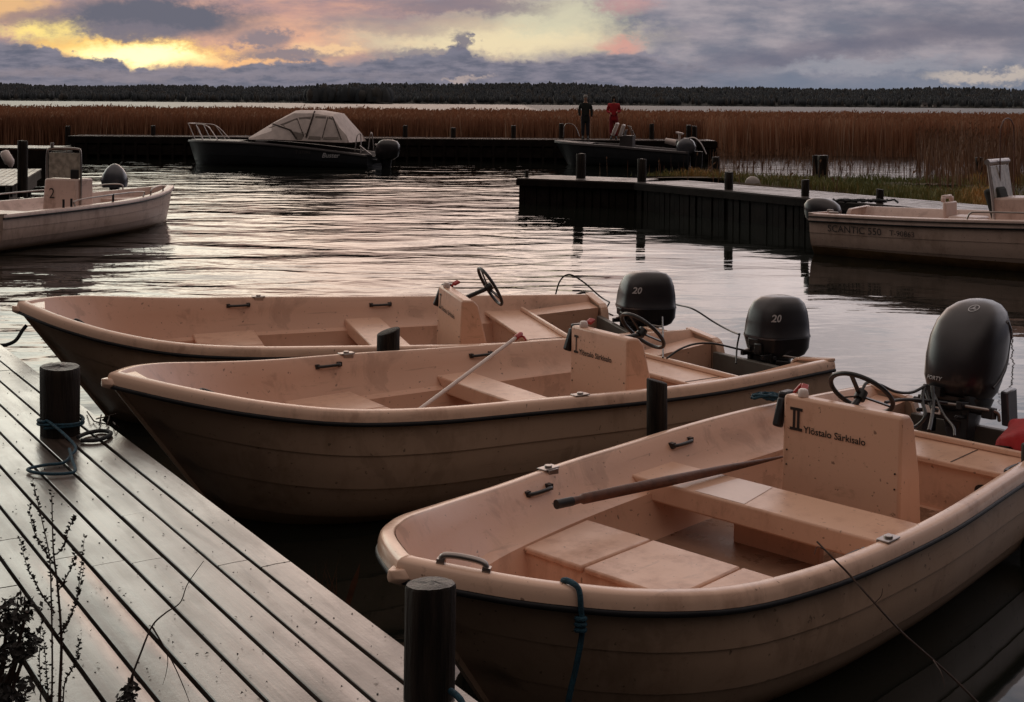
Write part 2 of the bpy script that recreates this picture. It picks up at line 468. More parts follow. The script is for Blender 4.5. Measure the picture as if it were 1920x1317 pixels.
def rowing_boat(k, label, kx):
    """open cream motor boat. kx: dict of measured stations"""
    B = BQ + (DB if k == 0 else 0); Z = ZQ + (DZ if k == 0 else 0)
    q = POSE[k]
    root = thing('motor_boat', label, 'boat', (q[0], q[1], q[4]), (q[3], 0, q[2]), 'cream open motor boats moored at the near dock')
    S = Hull(5.0137, TBQ, B, TZQ, Z)
    build_shell(S, root, GB)
    # stem band and pointed bow cap
    mb = MB()
    for i in range(12):
        t0 = S.outer(0, i/12*.9, 1); t1 = S.outer(0, (i+1)/12*.9, 1)
        mb.bar(t0+Vector((-.006, 0, 0)), t1+Vector((-.006, 0, 0)), .03, .02)
    mb.build('stem_band', M['gel_out'], root, smooth=40)
    zb = S.zg(0)
    mb = MB(); rings = []
    for f, w, h in ((.06, .055, .03), (0, .048, .028), (-.022, .03, .02), (-.042, .012, .010)):
        rings.append([(f, -w, zb-.055-h*.2), (f, -w*.6, zb-.03), (f, w*.6, zb-.03), (f, w, zb-.055-h*.2), (f, w*.5, zb-.062-h), (f, -w*.5, zb-.062-h)])
    mb.loft(rings); mb.build('bow_cap', M['gel_top'], root, smooth=60, bevel=.004)
    # breast plate inside the bow
    if k == 0: zb -= .03
    mb = MB(); a = .085; bq = S.b(.03)*.55
    mb.add([(a, -.03, zb-.02), (a, .03, zb-.02), (.19, bq, zb-.035), (.19, -bq, zb-.035), (a, -.03, zb-.035), (a, .03, zb-.035), (.19, bq, zb-.052), (.19, -bq, zb-.052)],
           [(0,1,2,3), (7,6,5,4), (0,3,7,4), (1,5,6,2), (2,6,7,3)])
    mb.build('breast_plate', M['gel_top'], root, smooth=0, bevel=.004)
    # bow box: three lids over a box
    x0, x1, zt = kx['box']
    ya = S.in_y((x0+x1)/2, zt)
    mb = MB(); fz = S.floor-.01
    def IY(x, z): return S.in_y(x, z)+.012
    v = [(x0, -IY(x0, zt), zt-.02), (x1, -IY(x1, zt), zt-.02), (x1, IY(x1, zt), zt-.02), (x0, IY(x0, zt), zt-.02),
         (x0-.02, -IY(x0, fz+.02), fz), (x1, -IY(x1, fz+.02), fz), (x1, IY(x1, fz+.02), fz), (x0-.02, IY(x0, fz+.02), fz)]
    mb.add(v, [(0,1,2,3), (7,6,5,4), (0,4,5,1), (1,5,6,2), (2,6,7,3), (3,7,4,0)])
    bx = mb.build('bow_box', M['gel'], root, smooth=30, bevel=.015)
    cuts = [-1, -.30, .20, 1]
    for i in range(3):
        a, c = cuts[i], cuts[i+1]
        def yy(val, x): return val if abs(val) < 1 else val*(S.in_y(x, zt)-.004)
        g = .006; mb = MB(); z1, z0 = zt, zt-.03
        lo0, lo1 = yy(a, x0)+g, yy(a, x1)+g; hi0, hi1 = yy(c, x0)-g, yy(c, x1)-g
        mb.add([(x0-.015, lo0, z1), (x1+.01, lo1, z1), (x1+.01, hi1, z1), (x0-.015, hi0, z1), (x0-.015, lo0, z0), (x1+.01, lo1, z0), (x1+.01, hi1, z0), (x0-.015, hi0, z0)],
               [(0,1,2,3), (7,6,5,4), (0,4,5,1), (1,5,6,2), (2,6,7,3), (3,7,4,0)])
        mb.build('box_lid', M['gel'] if i != kx.get('pale', 9) else M['patch'], bx, smooth=30, bevel=.01)
    x0, x1, zt = kx['thwart']
    th = thwart(S, root, 'thwart', x0, x1, zt, .11, M['gel'])
    # support web under the thwart
    mb = MB(); mb.box(((x0+x1)/2+.05, 0, (zt-.11+S.floor)/2), (.05, .5, zt-.11-S.floor)); mb.build('thwart_support', M['gel_dirty'], root, bevel=.006)
    mb = MB(); rows = []
    for i in range(13):
        x = kx['box'][1]+.04 + (kx['bench'][0]-kx['box'][1]-.06)*i/12; w_ = .60*S.b(x/S.L); rows.append([(x, w_*j/4, S.floor+.004+.002*math.cos(j*1.2)) for j in range(-4, 5)])
    mb.grid(rows); mb.build('floor_panel', M['wetfloor'], root, smooth=60)
    if 'thpatch' in kx:
        a, c = kx['thpatch']; mb = MB()
        mb.add([(x0+.016, a, zt+.002), (x1-.016, a+.05, zt+.002), (x1-.016, c-.04, zt+.002), (x0+.016, c, zt+.002)], [(0,1,2,3)])
        mb.build('pale_patch', M['patch'], th, smooth=0)
    # aft bench and its front panel with a black plate standing in for the dark of an opening
    x0, x1, zt = kx['bench']
    thwart(S, root, 'aft_bench', x0, x1, zt, .035, M['gel'], bevel=.01)
    fp = thwart(S, root, 'bench_panel', x0+.03, x0+.055, zt-.034, 0, M['gel_dirty'], bevel=0, down=S.floor)
    mb = MB()
    ring = []
    for i in range(20):
        a = 2*PI*i/20; c_, s_ = math.cos(a), math.sin(a)
        ring.append((.085*abs(c_)**.5*(1 if c_ > 0 else -1), .06*abs(s_)**.5*(1 if s_ > 0 else -1)))
    yh = kx.get('hatch', -.42)
    mb.prism([(yh+p[0], zt-.15+p[1]) for p in ring], 'x', x0+.022, x0+.034)
    mb.build('locker_opening_dark', M['black'], fp, smooth=0)
    mb = MB(); mb.box((x1-.01, 0, zt+.018), (.03, 2*S.in_y(x1, zt)-.03, .035)); mb.build('bench_lip', M['gel_top'], root, bevel=.008)
    mb = MB(); mb.box(((x0+x1)/2-.01, -.34, zt+.0015), (x1-x0-.05, .006, .003)); mb.build('bench_seam', M['trim'], root, smooth=0)
    # motor well
    mb = MB()
    zw = S.zg(1)-.17
    mb.box((S.L-.085, 0, (zw+.02+.17)/2+.02), (.05, .80, zw-.13)); mb.build('transom_pad', M['greypanel'], root, bevel=.006)
    mb = MB(); mb.box(((x1+S.L)/2, 0, S.floor+.07), (S.L-x1-.08, 1.0, .02)); mb.build('well_floor', M['greypanel'], root, bevel=.004)
    for sd in (-1, 1):
        y0 = .46
        mb = MB(); mb.add([(x1+.02, sd*y0, S.floor+.05), (S.L-.07, sd*y0, S.floor+.05), (S.L-.07, sd*y0, S.zg(1)-.06), (x1+.02, sd*y0, zt+.01),
                           (x1+.02, sd*(S.in_y(x1, .4)+.0), zt+.01), (S.L-.07, sd*(S.b(1)-.09), S.zg(1)-.05)], [(0,1,2,3), (3,2,5,4)])
        mb.build('well_side', M['gel_dirty'], root, smooth=20)
    # console
    xc, ya, yb, zc = kx['console']
    f0 = S.floor-.005
    prof = [(0, f0), (.012, zc-.02), (.02, zc), (.11, zc-.005), (.155, zc-.05), (.235, .50), (.27, f0)]
    mb = MB(); mb.prism([(xc+a, b) for a, b in prof], 'y', ya, yb)
    con = mb.build('console', M['gel'], root, smooth=30, bevel=.016, seg=3)
    mb = MB()
    for yy in (ya+.03, yb-.03):
        for zz in (f0+.30, zc-.30): 
            xx = xc+.012*(zz-f0)/(zc-f0); mb = MB(); mb.tube([(xx-.0, yy, zz), (xx-.004, yy, zz)], .005, 8); mb.build('screw', M['blackm'], con, smooth=0)
    # lettering faces the bow: its x runs towards -y
    def onpanel(y0, z0):
        return lambda u, v, d: (xc + .012*(z0+v-f0)/(zc-f0) - d - .0015, y0-u, z0+v)
    yl = yb - .045; zt_ = zc-.06; hb = .125
    def bar(y1, y2, z1, z2, nm='numeral'): 
        m_ = MB(); 
        fr = lambda y, z: (xc + .012*(z-f0)/(zc-f0) - .0035, y, z)
        m_.add([fr(y1, z1), fr(y2, z1), fr(y2, z2), fr(y1, z2)], [(0,1,2,3)]); return m_
    nb = MB()
    wI = .078 if kx['num'] == 2 else .05
    fr = lambda y, z: (xc + .012*(z-f0)/(zc-f0) - .0035, y, z)
    def rect(y1, y2, z1, z2): nb.add([fr(y1, z1), fr(y2, z1), fr(y2, z2), fr(y1, z2)], [(0,1,2,3)])
    rect(yl, yl-wI, zt_, zt_-.016); rect(yl, yl-wI, zt_-hb+.016, zt_-hb)
    if kx['num'] == 2:
        rect(yl-.018, yl-.034, zt_-.016, zt_-hb+.016); rect(yl-.044, yl-.060, zt_-.016, zt_-hb+.016)
    else: rect(yl-.019, yl-.031, zt_-.016, zt_-hb+.016)
    nb.build('numeral', M['ink'], con, smooth=0)
    lettering('lettering', 'Ylöstalo Särkisalo', .052, onpanel(yl-wI-.008, zt_-hb-.002), M['ink'], con, bold=.0008)
    # steering wheel
    wc = Vector((xc+.24, (ya+yb)/2+.06, zc+.035)); wc.y -= .06; wc.z -= .005; nrm = Vector((.70, 0, .71))
    if k == 2: nrm = Vector((.86, .0, .50)); wc = wc + Vector((.10, -.06, .02))
    if k == 1: nrm = Vector((.72, .0, .7)); wc = wc + Vector((.10, -.08, -.04))
    mb = MB(); mb.disc_torus(wc, .175, .0135, nrm, 40, 10); sw = mb.build('steering_wheel', M['black'], root, smooth=60)
    q_ = nrm.to_track_quat('Z', 'Y').to_matrix()
    mb = MB()
    for a in (90, 210, 330):
        d = q_ @ Vector((math.cos(math.radians(a)), math.sin(math.radians(a)), 0))
        mb.bar(wc - nrm.normalized()*.02, wc + d*.172, .024, .009)
    mb.tube([wc - nrm.normalized()*.04, wc + nrm.normalized()*.012], .032, 14)
    mb.tube([wc - nrm.normalized()*.04, Vector((xc+.09, wc.y, zc-.05))], .018, 10)
    mb.build('wheel_spokes', M['black'], sw, smooth=40)
    # knob, throttle
    mb = MB(); kn = Vector((xc+.05, yb-.10, zc)); mb.tube([kn, kn+Vector((0,0,.012)), kn+Vector((0,0,.034)), kn+Vector((0,0,.040))], [.030, .030, .026, .018], 18)
    mb.build('white_cap', M['white'], con, smooth=50)
    mb = MB(); mb.box((xc+.10, yb+.035, zc-.06), (.10, .055, .12)); mb.box((xc+.03, yb+.03, zc-.11), (.06, .045, .16), (0, .35, 0)); mb.build('throttle_box', M['blackm'], con, bevel=.012)
    mb = MB(); mb.bar((xc+.12, yb+.02, zc-.03), (xc+.17, yb-.02, zc+.035), .02, .016); mb.box((xc+.15, yb-.05, zc+.022), (.06, .04, .022), (.2, -.3, .4)); mb.build('red_lever', M['redp'], con, bevel=.005)
    # gunwale hardware
    for (x, sd) in kx['handles']:
        t = x/S.L; y = S.in_y(x, S.zg(t)-.06)
        handle(root, (x, sd*(y-.002), S.zg(t)-.055), (1, -sd*(S.in_y(x-.1, S.zg(t)-.06)-y)*10*.1, 0), .17, .0105, Vector((0, -sd*.026, 0)))
    for (x, sd) in kx['locks']:
        t = x/S.L; y = S.b(t)
        mb = MB(); z = S.zg(t)
        mb.box((x, sd*(y-.035), z+.008), (.11, .06, .008)); mb.box((x, sd*(y-.068), z-.03), (.075, .012, .075)); mb.tube([(x, sd*(y-.035), z), (x, sd*(y-.035), z+.022)], .02, 12)
        mb.build('oarlock_socket', M['steel'], root, smooth=40, bevel=.003)
    t = .085; x = t*S.L
    z = S.zg(t)
    if k == 0:
        def gp(x_, dy_, dz_): t_ = x_/S.L; q_ = S.off(t_, dy_); return Vector((q_.x, -q_.y, S.zg(t_)+dz_))
        xh = min((abs(CXP+FPX*(lambda w: w.x/w.y)(Lw(q, gp(k_/100, .04, 0))) - 872), k_/100) for k_ in range(2, 120))[1]
        d = (gp(xh+.05, .04, 0)-gp(xh-.05, .04, 0)).normalized()
        handle(root, gp(xh, .04, .004), d, .17, .012, Vector((.0, 0, .034)), M['steel'], 'bow_handle')
    else:
        handle(root, (x, -(S.b(t)-.10), z-.03), (1, -1.1, -.4), .12, .011, Vector((.0, .02, .03)), M['blackm'], 'bow_handle')
    return root, S

b0, S0 = rowing_boat(0, 'cream open boat in the foreground, black II on its console, brown oar lying inside',
    dict(box=(1.31, 1.80, .385), thwart=(2.37, 2.75, .455), thpatch=(.06, .36), bench=(3.86, 4.27, .455), hatch=-.56, console=(3.13, -.40, .30, .845), num=2, handles=[(1.63, 1), (2.88, 1), (1.93, -1), (3.75, -1)], locks=[(1.80, 1), (2.08, -1)]))
b1, S1 = rowing_boat(1, 'middle one of the three cream boats, black I on console, white pole leaning inside',
    dict(box=(1.37, 1.86, .44), thwart=(2.58, 2.87, .46), pale=0, bench=(3.95, 4.32, .46), console=(3.30, -.50, .14, .85), num=1, handles=[(1.75, 1), (3.0, 1)], locks=[(1.92, 1), (2.62, -1)]))
b2, S2 = rowing_boat(2, 'cream open boat farthest out of the three, steering wheel standing clear against the water',
    dict(box=(1.37, 1.86, .42), thwart=(2.66, 2.98, .46), pale=0, bench=(3.95, 4.30, .47), console=(3.32, -.46, .18, .85), num=1, handles=[(1.75, 1), (3.0, 1)], locks=[(1.93, 1), (2.62, -1)]))



# ================================================================== OUTBOARDS
def superring(cx, cy, z, a, b, e=2.6, n=36, tilt=0.0):
    out = []
    for i in range(n):
        th = 2*PI*i/n; c, s = math.cos(th), math.sin(th)
        x = a*abs(c)**(2/e)*(1 if c >= 0 else -1); y = b*abs(s)**(2/e)*(1 if s >= 0 else -1)
        out.append(Vector((cx+x, cy+y, z+tilt*x)))
    return out
def cable(mt, pts, r=.008, mat=None, name='cable'):
    """cable through world points, parented to the motor"""
    inv = mt.matrix_basis.inverted() if False else (Matrix.Translation(mt.location) @ mt.rotation_euler.to_matrix().to_4x4()).inverted()
    mb = MB(); mb.tube(cr([inv @ Vector(p) for p in pts], 8), r, 7)
    return mb.build(name, mat or M['black'], mt, smooth=60)
def motor20(pose, xoff, yoff, z0, label, steer=0.0, scale=1.0):
    w = Lw(pose, (xoff, yoff, 0)); w.z = z0
    r = thing('outboard_motor', label, 'outboard motor', w, (0, 0, pose[2]+steer), 'outboard motors of the three near boats')
    s = scale*1.06
    prof = [(0, .15, .105, .03), (.02, .19, .135, .02), (.07, .228, .158, .01), (.15, .243, .168, .0), (.158, .246, .171, 0), (.168, .246, .171, 0), (.175, .242, .166, 0), (.26, .235, .160, .004), (.34, .218, .148, .010), (.40, .190, .128, .018), (.435, .145, .098, .028), (.448, .085, .06, .033), (.45, .02, .015, .035)]
    mb = MB(); mb.loft([superring(c*s, 0, z*s, a*s, b*s, 3.4, 40, -.05*min(1, z/.2)) for z, a, b, c in prof])
    cw = mb.build('cowl', M['cowl'], r, smooth=60)
    mb = MB(); mb.loft([superring(0, 0, .154*s-.0, .2475*s, .1725*s, 3.4, 40, -.035), superring(0, 0, .164*s, .2475*s, .1725*s, 3.4, 40, -.035)]); mb.build('cowl_seam', M['cowl_grey'], cw, smooth=60)
    def surf(x, z):
        zz = min(max(z/s, 0), .44)
        i = max(j for j in range(len(prof)-1) if prof[j][0] <= zz); p, q = prof[i], prof[i+1]
        f = (zz-p[0])/(q[0]-p[0]); a = (p[1]+(q[1]-p[1])*f)*s; b = (p[2]+(q[2]-p[2])*f)*s; c = (p[3]+(q[3]-p[3])*f)*s
        k = min(.98, abs((x-c)/a)); return b*(1-k**3.4)**(1/3.4)
    def fn(x0, z0_):
        return lambda u, v, d: (x0+u, -(surf(x0+u, z0_+v)+.004), z0_+v-.03*(x0+u))
    lettering('number', '20', .072*s, fn(-.190*s, .285*s), M['decal'], cw, shear=.35, bold=.0015)
    mb = MB(); mb.box((-.215*s, .0, .13*s), (.07, .11, .07)); mb.box((-.235*s, -.05, .09*s), (.035, .07, .09)); mb.build('front_latch', M['black'], r, bevel=.012)
    mb = MB(); mb.loft([superring(.02, 0, -.32, .07, .045, 2.4, 20), superring(.01, 0, -.1, .09, .06, 2.4, 20), superring(.0, 0, .01, .13, .09, 2.6, 20)]); mb.build('drive_leg', M['cowl_grey'], r, smooth=60)
    mb = MB(); mb.loft([superring(.06, 0, -.46, .03, .02, 2, 16), superring(.04, 0, -.40, .08, .03, 2, 16), superring(.02, 0, -.31, .08, .05, 2, 16)]); mb.build('lower_unit', M['cowl_grey'], r, smooth=60)
    mb = MB()
    for sy in (-.11, .11):
        mb.box((-.17, sy, -.05), (.05, .035, .22)); mb.box((-.21, sy, .04), (.12, .03, .035)); mb.tube([(-.27, sy, -.03), (-.20, sy, -.03)], .012, 8); mb.tube([(-.275, sy-.03, -.03), (-.275, sy+.03, -.03)], .007, 6)
    mb.tube([(-.17, -.15, .03), (-.17, .15, .03)], .018, 10); mb.box((-.12, 0, .0), (.12, .15, .06))
    mb.build('clamp_bracket', M['blackm'], r, bevel=.005)
    mb = MB(); mb.tube(cr([(-.24, .10, .06), (-.19, .05, .075), (-.10, -.12, .045), (.02, -.20, .02), (.06, -.21, .015), (.065, -.205, -.05)], 5), .010, 8); mb.build('steering_link', M['steel'], r, smooth=60)
    mb = MB(); mb.bar((-.16, -.14, .0), (.04, -.20, -.03), .03, .03); mb.build('steering_arm', M['black'], r, bevel=.006)
    return r
# centre of each cowl measured in the photograph
m1 = motor20(POSE[1], 5.19, -.02, .455, 'smaller black outboard marked 20 on the middle cream boat')
m2 = motor20(POSE[2], 5.20, -.03, .46, 'black outboard marked 20 on the farthest of the three cream boats')

def motor40(label):
    r = thing('outboard_motor', label, 'outboard motor', (Lw(POSE[0], (4.88, .04, 0)).x, Lw(POSE[0], (4.88, .04, 0)).y, .53), (0, .16, POSE[0][2]-math.radians(4)), 'outboard motors of the three near boats')
    prof = [(0, .13, .115, 0), (.03, .19, .150, .0), (.09, .245, .185, -.0), (.16, .262, .205, .0), (.30, .268, .216, .02), (.42, .262, .214, .045), (.52, .238, .198, .075), (.595, .195, .165, .105), (.640, .140, .120, .13), (.665, .075, .065, .145), (.672, .02, .02, .15)]
    mb = MB(); mb.loft([superring(c, 0, z, a, b, 2.7, 48, .10*min(1, z/.3)) for z, a, b, c in prof])
    cw = mb.build('cowl', M['cowl'], r, smooth=60)
    # side mouldings
    for sd in (-1, 1):
        mb = MB(); P = []
        for i in range(9):
            f = i/8; z = .12+.42*f; x = .02+.22*math.sin(f*PI*.8)*1.0
            k = [j for j in range(len(prof)-1) if prof[j][0] <= z][-1]; p, q = prof[k], prof[k+1]; g = (z-p[0])/(q[0]-p[0])
            a = p[1]+(q[1]-p[1])*g; b = p[2]+(q[2]-p[2])*g; c = p[3]+(q[3]-p[3])*g
            kk = min(.97, abs((x-c)/a)); y = b*(1-kk**2.7)**(1/2.7)
            P.append((x, sd*(y+.001), z+.1*(x-c)))
        mb.tube(P, .012, 8); mb.build('side_moulding', M['cowl_grey'], cw, smooth=60)
    # pale front edge strip
    # round emblem of three crossed forks near the top front
    def front(z):
        k = [j for j in range(len(prof)-1) if prof[j][0] <= z][-1]; p, q = prof[k], prof[k+1]; g = (z-p[0])/(q[0]-p[0])
        return (p[1]+(q[1]-p[1])*g, p[2]+(q[2]-p[2])*g, p[3]+(q[3]-p[3])*g)
    def fs(y, z):
        a, b, c = front(z); k = min(.95, abs(y/b)); x = c - a*(1-k**2.7)**(1/2.7)
        return Vector((x, y, z+.10*(x-c)))
    ctr_z, ctr_y = .618, -.055
    def em(u, v, d=.004):
        p = fs(ctr_y-u, ctr_z+v); n = Vector((-.75, 0, .66)); return p + n*d
    mb = MB()
    ring_o = [em(.030*math.cos(2*PI*i/28), .021*math.sin(2*PI*i/28)) for i in range(28)]
    ring_i = [em(.025*math.cos(2*PI*i/28), .0175*math.sin(2*PI*i/28)) for i in range(28)]
    mb.grid([ring_o, ring_i], wrap=True)
    for a in (90, 210, 330):
        ca, sa = math.cos(math.radians(a)), math.sin(math.radians(a))
        for off in (-.004, 0, .004):
            L_ = .024 if off == 0 else .018
            p = [em(-ca*.004 - sa*off - sa*.001*j, (-sa*.004 + ca*off + ca*.001*j)*.7) for j in (-1, 1)]
            q = [em(ca*L_ - sa*off - sa*.001*j, (sa*L_ + ca*off + ca*.001*j)*.7) for j in (1, -1)]
            mb.add(p+q, [(0,1,2,3)])
    mb.build('emblem', M['decal'], cw, smooth=0, fixn=False)
    def fn(u, v, d): p = fs(.115-u, .155+v); return p + Vector((-.008, 0, 0))
    lettering('lettering', 'FORTY', .035, fn, M['decal'], cw, shear=.2, bold=.0006)
    mb = MB(); mb.loft([superring(-.0, 0, -.06, .16, .12, 3, 32), superring(-.01, 0, .0, .215, .155, 3, 32), superring(0, 0, .045, .225, .165, 3, 32)]); mb.box((-.22, .06, .06), (.12, .12, .06)); mb.build('lower_cowl', M['black'], r, smooth=50)
    mb = MB(); mb.loft([superring(.08, 0, -.62, .05, .02, 2, 20), superring(.05, 0, -.5, .10, .05, 2, 20), superring(.04, 0, -.25, .10, .07, 2.4, 20), superring(.02, 0, -.02, .15, .11, 2.6, 20)]); mb.build('drive_leg', M['cowl_grey'], r, smooth=60)
    mb = MB()
    for sy in (-.13, .13):
        mb.box((-.14, sy, -.07), (.10, .045, .26)); mb.box((-.20, sy, .0), (.16, .04, .05)); mb.tube([(-.30, sy, -.07), (-.20, sy, -.07)], .014, 8)
    mb.box((-.10, 0, -.05), (.14, .22, .12)); mb.tube([(-.16, -.24, -.02), (-.16, .24, -.02)], .02, 12); mb.box((-.16, -.27, -.02), (.07, .07, .07)); mb.build('clamp_bracket', M['blackm'], r, bevel=.006)
    mb = MB(); mb.tube(cr([(-.24, .06, -.01), (-.24, -.10, .0), (-.20, -.26, .0), (-.14, -.31, -.01), (-.10, -.31, -.06)], 5), .011, 8); mb.build('steering_link', M['steel'], r, smooth=60)
    mb = MB(); mb.box((-.262, .055, -.055), (.01, .12, .045)); mb.build('warning_sticker', M['white'], r, bevel=.002)
    mb = MB(); mb.box((.10, -.27, .02), (.13, .05, .22), (0, -.25, 0)); mb.build('tilt_bracket', M['cowl_grey'], r, bevel=.01)
    return r
m0 = motor40('largest outboard with round emblem on its dark cowl, on the foreground boat')

# cables
cable(m2, [UY(952, 582, 12.6), UY(990, 577, 12.9), UY(1010, 573, 13.0), UY(1037, 577, 13.1), UY(1040, 560, 13.1), UY(1050, 527, 13.1), UY(1068, 515, 13.1), UY(1095, 530, 13.1), UY(1125, 556, 13.1), UY(1143, 567, 12.9)], .008)
cable(m2, [UY(1040, 577, 12.9), UY(1068, 560, 12.9), UY(1092, 549, 12.9), UY(1108, 552, 12.9)], .012)
cable(m2, [UY(1045, 578, 12.6), UY(1080, 570, 12.6), UY(1115, 578, 12.6), UY(1150, 592, 12.6)], .008)
cable(m2, [UY(1143, 567, 12.4), UY(1132, 590, 12.4), UY(1128, 618, 12.3)], .007)
cable(m1, [UY(1215, 560, 12.2), UY(1270, 572, 11.8), UY(1300, 580, 11.5), UY(1340, 605, 11.2), UY(1368, 620, 10.9), UY(1385, 627, 10.6)], .008)
cable(m1, [UY(1250, 672, 9.8), UY(1275, 655, 9.9), UY(1305, 645, 10), UY(1340, 645, 10), UY(1385, 655, 10.1), UY(1410, 660, 10.1)], .008)
cable(m1, [UY(1387, 625, 10.1), UY(1382, 650, 10.1), UY(1380, 682, 9.9)], .007)
cable(m1, [UY(1242, 595, 10.9), UY(1243, 630, 10.4), UY(1243, 671, 9.9)], .007)
cable(m0, [UY(1612, 745, 7.4), UY(1625, 718, 7.5), UY(1650, 722, 7.6), UY(1680, 735, 7.7), UY(1710, 736, 7.8), UY(1738, 722, 7.9)], .009)
cable(m0, [UY(1660, 755, 7.6), UY(1690, 750, 7.7), UY(1730, 751, 7.8), UY(1775, 756, 7.9)], .010)
cable(m0, [UY(1734, 722, 7.9), UY(1729, 750, 7.8), UY(1735, 780, 7.7), UY(1718, 800, 7.7), UY(1700, 803, 7.6)], .011)
cable(m0, [UY(1748, 725, 7.9), UY(1750, 760, 7.8), UY(1746, 790, 7.6), UY(1742, 808, 7.5)], .012)
cable(m0, [UY(1752, 740, 7.9), UY(1768, 775, 7.7), UY(1787, 800, 7.5), UY(1790, 818, 7.4)], .008)
cable(m0, [UY(1736, 735, 7.9), UY(1748, 765, 7.8), UY(1758, 770, 7.8)], .014)

# loose things in the boats
def seg_thing(name, label, cat, builder): 
    o = builder(); tag(o, label, cat); return o
pa = Lw(POSE[0], (1.50, .44, .56)); 
A_ = U(1044, 946, .50); B_ = U(1465, 857, .52)
A_ = UY(1044, 946, 6.25); B_ = UY(1467, 857, 7.35)
mb = MB(); d = (B_-A_)
mb.tube([A_, A_+d*.03, A_+d*.06, A_+d*.09, A_+d*.1, A_+d*.45, A_+d*.7, A_+d*.86, B_], [.021, .022, .021, .018, .026, .027, .022, .014, .006], 14)
oar = thing('oar', 'brown wooden oar lying across the foreground boat from bow box to console', 'oar', A_)
o_ = mb.build('shaft', M['oar'], oar, smooth=50); 
for v in o_.data.vertices: v.co -= A_
mb = MB(); c_ = Vector((0,0,0))
mb.tube([-d*.002, d*.058], .0225, 14); o_ = mb.build('grip', M['blackm'], oar, smooth=50)
p1 = UY(776, 776, 8.25); p2 = UY(968, 633, 9.2)
pole = thing('boat_hook', 'white pole with red end leaning over the rim of the middle boat', 'boat hook', p1)
mb = MB(); mb.tube([(0,0,0), p2-p1], .013, 12); mb.build('pole', M['white'], pole, smooth=60)
mb = MB(); e = (p2-p1).normalized(); mb.tube([p2-p1-e*.01, p2-p1+e*.05, p2-p1+e*.07], [.019, .02, .012], 12); mb.tube(cr([p2-p1+e*.03, p2-p1+e*.06+Vector((.02,0,-.02)), p2-p1+e*.03+Vector((.05,0,-.03))], 4), .008, 8); mb.build('hook', M['redp'], pole, smooth=60)
# coil of dark rope on the bow box of the farthest boat
mb = MB(); c0 = Lw(POSE[2], (1.52, -.30, .45)); P = []
for i in range(70):
    a = i/70*2*PI*2.6; rr = .10 + .012*math.sin(a*1.7)
    P.append(c0 + Vector((math.cos(a)*rr*1.25, math.sin(a)*rr, .006+.008*i/70+.004*math.sin(3*a))))
P += [c0+Vector((.17, .09, .02)), c0+Vector((.20, .20, .03))]
mb.tube(P, .009, 6); tag(mb.build('rope_coil', M['dark_rope'], smooth=60), 'dark rope coil on the bow box of the farthest cream boat', 'rope')
q0 = Lw(POSE[0], (3.80, S0.b(3.80/S0.L)-.03, S0.zg(3.80/S0.L)+.02)); P = []
for i in range(60):
    a = i*.8; P.append(q0 + Vector((.06*math.cos(a)+.03*math.sin(a*.37), .045*math.sin(a), .02+.03*abs(math.sin(i*.53)))))
mb = MB(); mb.tube(P, .008, 6); tag(mb.build('rope_bundle', M['blue_rope'], smooth=60), 'tangled blue green rope bundle on the rim left of the II console', 'rope')
# red jacket on the stern of the foreground boat
mb = MB(); rows = []; c0 = Lw(POSE[0], (4.52, -.64, .475))
for i in range(15):
    row = []
    for j in range(25):
        a = 2*PI*j/24; f = i/14; rr = (math.sin(f*PI/2))
        fold = 1 + .07*math.sin(5*a+i*.4) + .05*math.sin(9*a)
        row.append(c0 + Vector((math.cos(a)*.27*rr*fold, math.sin(a)*.22*rr*fold, .17*math.cos(f*PI/2)**.7 + .018*math.sin(4*a+f*7)*rr)))
    rows.append(row)
mb.grid(rows); jk = mb.build('life_jacket', M['red'], smooth=80)
tag(jk, 'red life jacket heaped at the stern of the foreground boat', 'life jacket')
# leaves and debris in boats
def litter(name, label, pts, mat, s0=.015, s1=.04, cat='leaves'):
    mb = MB()
    for p in pts:
        s_ = random.uniform(s0, s1); a = random.uniform(0, 2*PI); d = Vector((math.cos(a), math.sin(a), 0)); n = Vector((-d.y, d.x, 0)); z = Vector((0, 0, random.uniform(.003, .012)))
        p = Vector(p); mb.add([p-d*s_+z*.3, p+n*s_*.4+z, p+d*s_+z*.4, p-n*s_*.4+z*.6], [(0,1,2,3)])
    o = mb.build(name, mat, smooth=0, fixn=False); o['kind'] = 'stuff'; o['label'] = label; o['category'] = cat; return o

# ================================================================== NEAR DOCK
DZT = .63
Dd = Vector((-1585, 2450, 0)).normalized(); Dn = Vector((Dd.y, -Dd.x, 0))
EP = U(456, 986, DZT)
PITCH, NB_ = .1365, 32
dock = thing('wooden_dock', 'wet plank dock filling the lower left, with long gaps between its boards', 'dock', (EP.x, EP.y, 0), (0, 0, math.atan2(Dd.y, Dd.x)))
